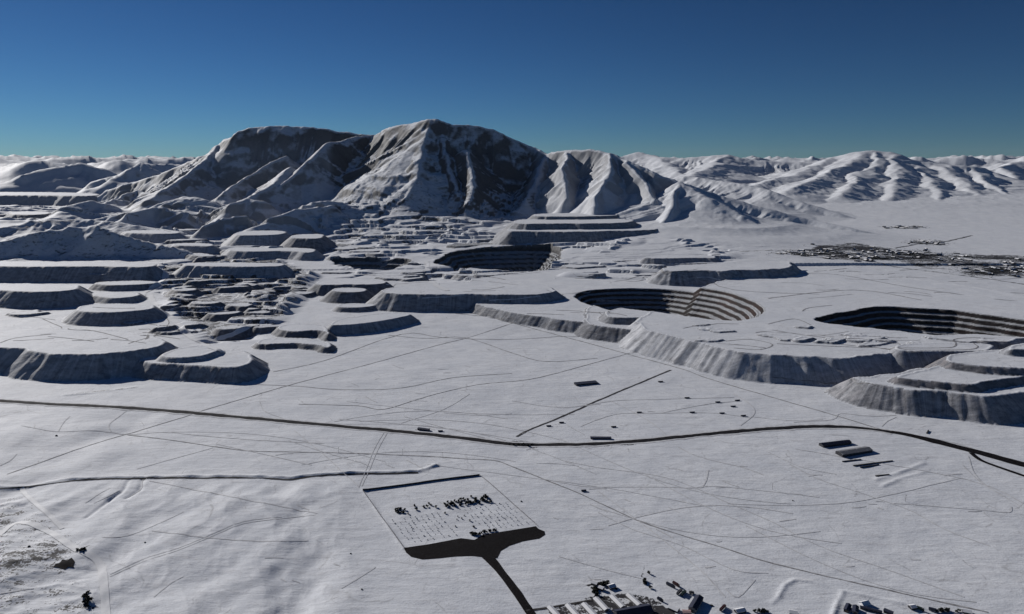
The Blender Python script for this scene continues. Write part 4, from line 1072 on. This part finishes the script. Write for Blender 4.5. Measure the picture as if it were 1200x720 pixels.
for (x, y, n, sx, sy, lab, grp) in [(708, 685, 20, 8, 2.0, "dark shrub in the clump behind the barracks", "dark shrubs behind the barracks"), (698, 694, 10, 2.5, 4, "dark shrub beside the fourth barrack", "dark shrubs by the fourth barrack"), (757, 680, 9, 4, 6, "dark shrub on the west edge of the works yard", "dark shrubs on the yard edge"),
                                    (893, 717, 12, 6, 1.5, "dark shrub at the bottom edge below the curved snow bank", "dark shrubs below the snow bank"), (101, 702, 22, 4, 8, "dark shrub in the thicket by the cleared path", "dark shrubs in the thicket"), (95, 645, 12, 6, 1.5, "dark shrub on the low scarp by the bend of the path", "dark shrubs on the scarp"),
                                    (1108, 717, 16, 10, 1.5, "dark shrub in the line at the bottom right", "dark shrubs in the bottom line"), (612, 522, 10, 12, 1.2, "dark shrub at the junction of highway and field road", "dark shrubs at the junction")]:
    for k in range(n): plant(hit(x + gx.gauss(0, sx * .6), min(735, y + gx.gauss(0, sy * .6))), DARK, lab, grp, gx.uniform(.6, 1.3))

def boulder(x, y, r, label, seed):
    p = hit(x, y); bm = bmesh.new(); bmesh.ops.create_icosphere(bm, subdivisions=3, radius=r)
    for v in bm.verts:
        k = 1 + .35 * float(perlin(v.co.x / r * 1.3 + seed, v.co.y / r * 1.3 + v.co.z / r, seed)); v.co *= k; v.co.z *= .7
    me = bpy.data.meshes.new("boulder"); bm.to_mesh(me); bm.free(); me.materials.append(M_STONE)
    o = link("boulder", me); o.location = (p.x, p.y, p.z + r * .25); tag(o, label, "boulder")
for i, (x, y, r, lab) in enumerate([(66, 511, 2.0, "dark boulder where tracks cross in the upper left snow"), (34, 641, 1.9, "dark round boulder in the rough stony ground"), (411, 649, 1.1, "small dark boulder west of the parking lot"), (424, 691, 1.1, "small dark boulder near the bottom, left of the access road"),
                                   (611, 588, 1.5, "dark boulder just outside the east fence"), (170, 636, 1.2, "small dark boulder on the smooth hill slope"), (834, 710, 1.5, "dark boulder east of the navy roofed building"), (929, 587, 1.2, "small dark boulder in the open snow south of the barns")]):
    boulder(x, y, r, lab, i + 1)

def pole(x, y, label, h=11):
    p = hit(x, y); o = root("utility_pole", p, .3, label, "pole", "utility poles across the plain")
    MB().tube((0, 0, -.5), (0, 0, h), .22, .16, 7).obj("mast", M_BARK, o)
    MB().box(-1.3, 1.3, -.08, .08, h - 1.1, h - .9).obj("crossarm", M_BARK, o)
for x, y, lab in [(397, 531, "utility pole where the faint track crosses the white plain, west of the walled field"), (472, 533, "utility pole north of the walled field's corner"), (519, 537, "utility pole near the end of the snowy bank"), (1061, 588, "utility pole in the empty snow south of the barns"), (905, 574, "utility pole on the plain southwest of the barns")]:
    pole(x, y, lab)

# ------------------------------------------------------------------ the far town: too small to tell one from another
def scatter_town():
    g = random.Random(77); hb = MB(); hr = MB(); tm = MB()
    spots = [(1000, 299, 60, 5), (1060, 300, 40, 4), (950, 301, 40, 2.5), (1110, 306, 50, 6), (1160, 318, 40, 6), (1085, 287, 20, 2.5), (1190, 312, 30, 8), (1060, 270, 22, 1.2), (1020, 306, 50, 2)]
    for k in range(1900):
        x, y, sx, sy = g.choice(spots); p = hit_fast(x + g.gauss(0, sx * .5), y + g.gauss(0, sy * .5))
        if k % 9 == 0:
            a = g.uniform(0, 3.14); w, l, h = g.uniform(5, 9), g.uniform(8, 18), g.uniform(3, 6); c, s_ = math.cos(a), math.sin(a)
            R2 = lambda u, v, z: (p[0] + u * c - v * s_, p[1] + u * s_ + v * c, p[2] + z)
            n = len(hb.v); hb.v += [R2(-l, -w, -1), R2(l, -w, -1), R2(l, w, -1), R2(-l, w, -1), R2(-l, -w, h), R2(l, -w, h), R2(l, w, h), R2(-l, w, h), R2(-l, 0, h + 2.5), R2(l, 0, h + 2.5)]
            hb.f += [tuple(n + i for i in q) for q in ((0, 1, 5, 4), (2, 3, 7, 6), (1, 2, 6, 9, 5), (3, 0, 4, 8, 7))]
            n = len(hr.v); hr.v += [R2(-l - .5, -w - .5, h), R2(l + .5, -w - .5, h), R2(l + .5, 0, h + 2.8), R2(-l - .5, 0, h + 2.8), R2(-l - .5, w + .5, h), R2(l + .5, w + .5, h)]
            hr.f += [(n, n + 1, n + 2, n + 3), (n + 3, n + 2, n + 5, n + 4)]
        else:
            for _ in range(14):
                q = Vector((p[0] + g.gauss(0, 4), p[1] + g.gauss(0, 4), p[2] + abs(g.gauss(3, 2)))); r_ = g.uniform(.8, 2)
                u = Vector((g.gauss(0, 1), g.gauss(0, 1), g.gauss(0, 1))).normalized() * r_; w = u.orthogonal().normalized() * r_
                tm.poly([tuple(q + u), tuple(q - u * .6 + w * .8), tuple(q - u * .6 - w * .8)])
    a = hb.obj("distant_houses", M_WALLD); tag(a, "low dark houses with snowy roofs in the far town on the plain", kind="stuff"); 
    b = hr.obj("distant_roofs", M_ROOFSNOW); tag(b, "snowy roofs of the far town on the plain", kind="stuff")
    c = tm.obj("distant_trees", M_LEAFD); tag(c, "dark bare trees massed among the far town", kind="stuff")
def hit_fast(x, y):
    X, Y, z = at(x, y); return X, Y, float(ground_z([X], [Y])[0])
scatter_town()

# ------------------------------------------------------------------ thin air over the whole valley
hz = MB().box(-70000, 70000, -2500, 70000, -140, 2100)
hme = hz.mesh("haze", MAT_SNOW); hme.materials.clear()
hm = bpy.data.materials.new("thin_air"); hm.use_nodes = True; hn = hm.node_tree; hn.nodes.clear()
ho = hn.nodes.new("ShaderNodeOutputMaterial"); hv = hn.nodes.new("ShaderNodeVolumePrincipled")
hv.inputs["Color"].default_value = (.72, .85, 1.0, 1); hv.inputs["Density"].default_value = 3e-6; hv.inputs["Anisotropy"].default_value = 0.0
hn.links.new(hv.outputs[0], ho.inputs["Volume"]); hme.materials.append(hm)
ho_ = link("haze", hme); ho_["kind"] = "stuff"
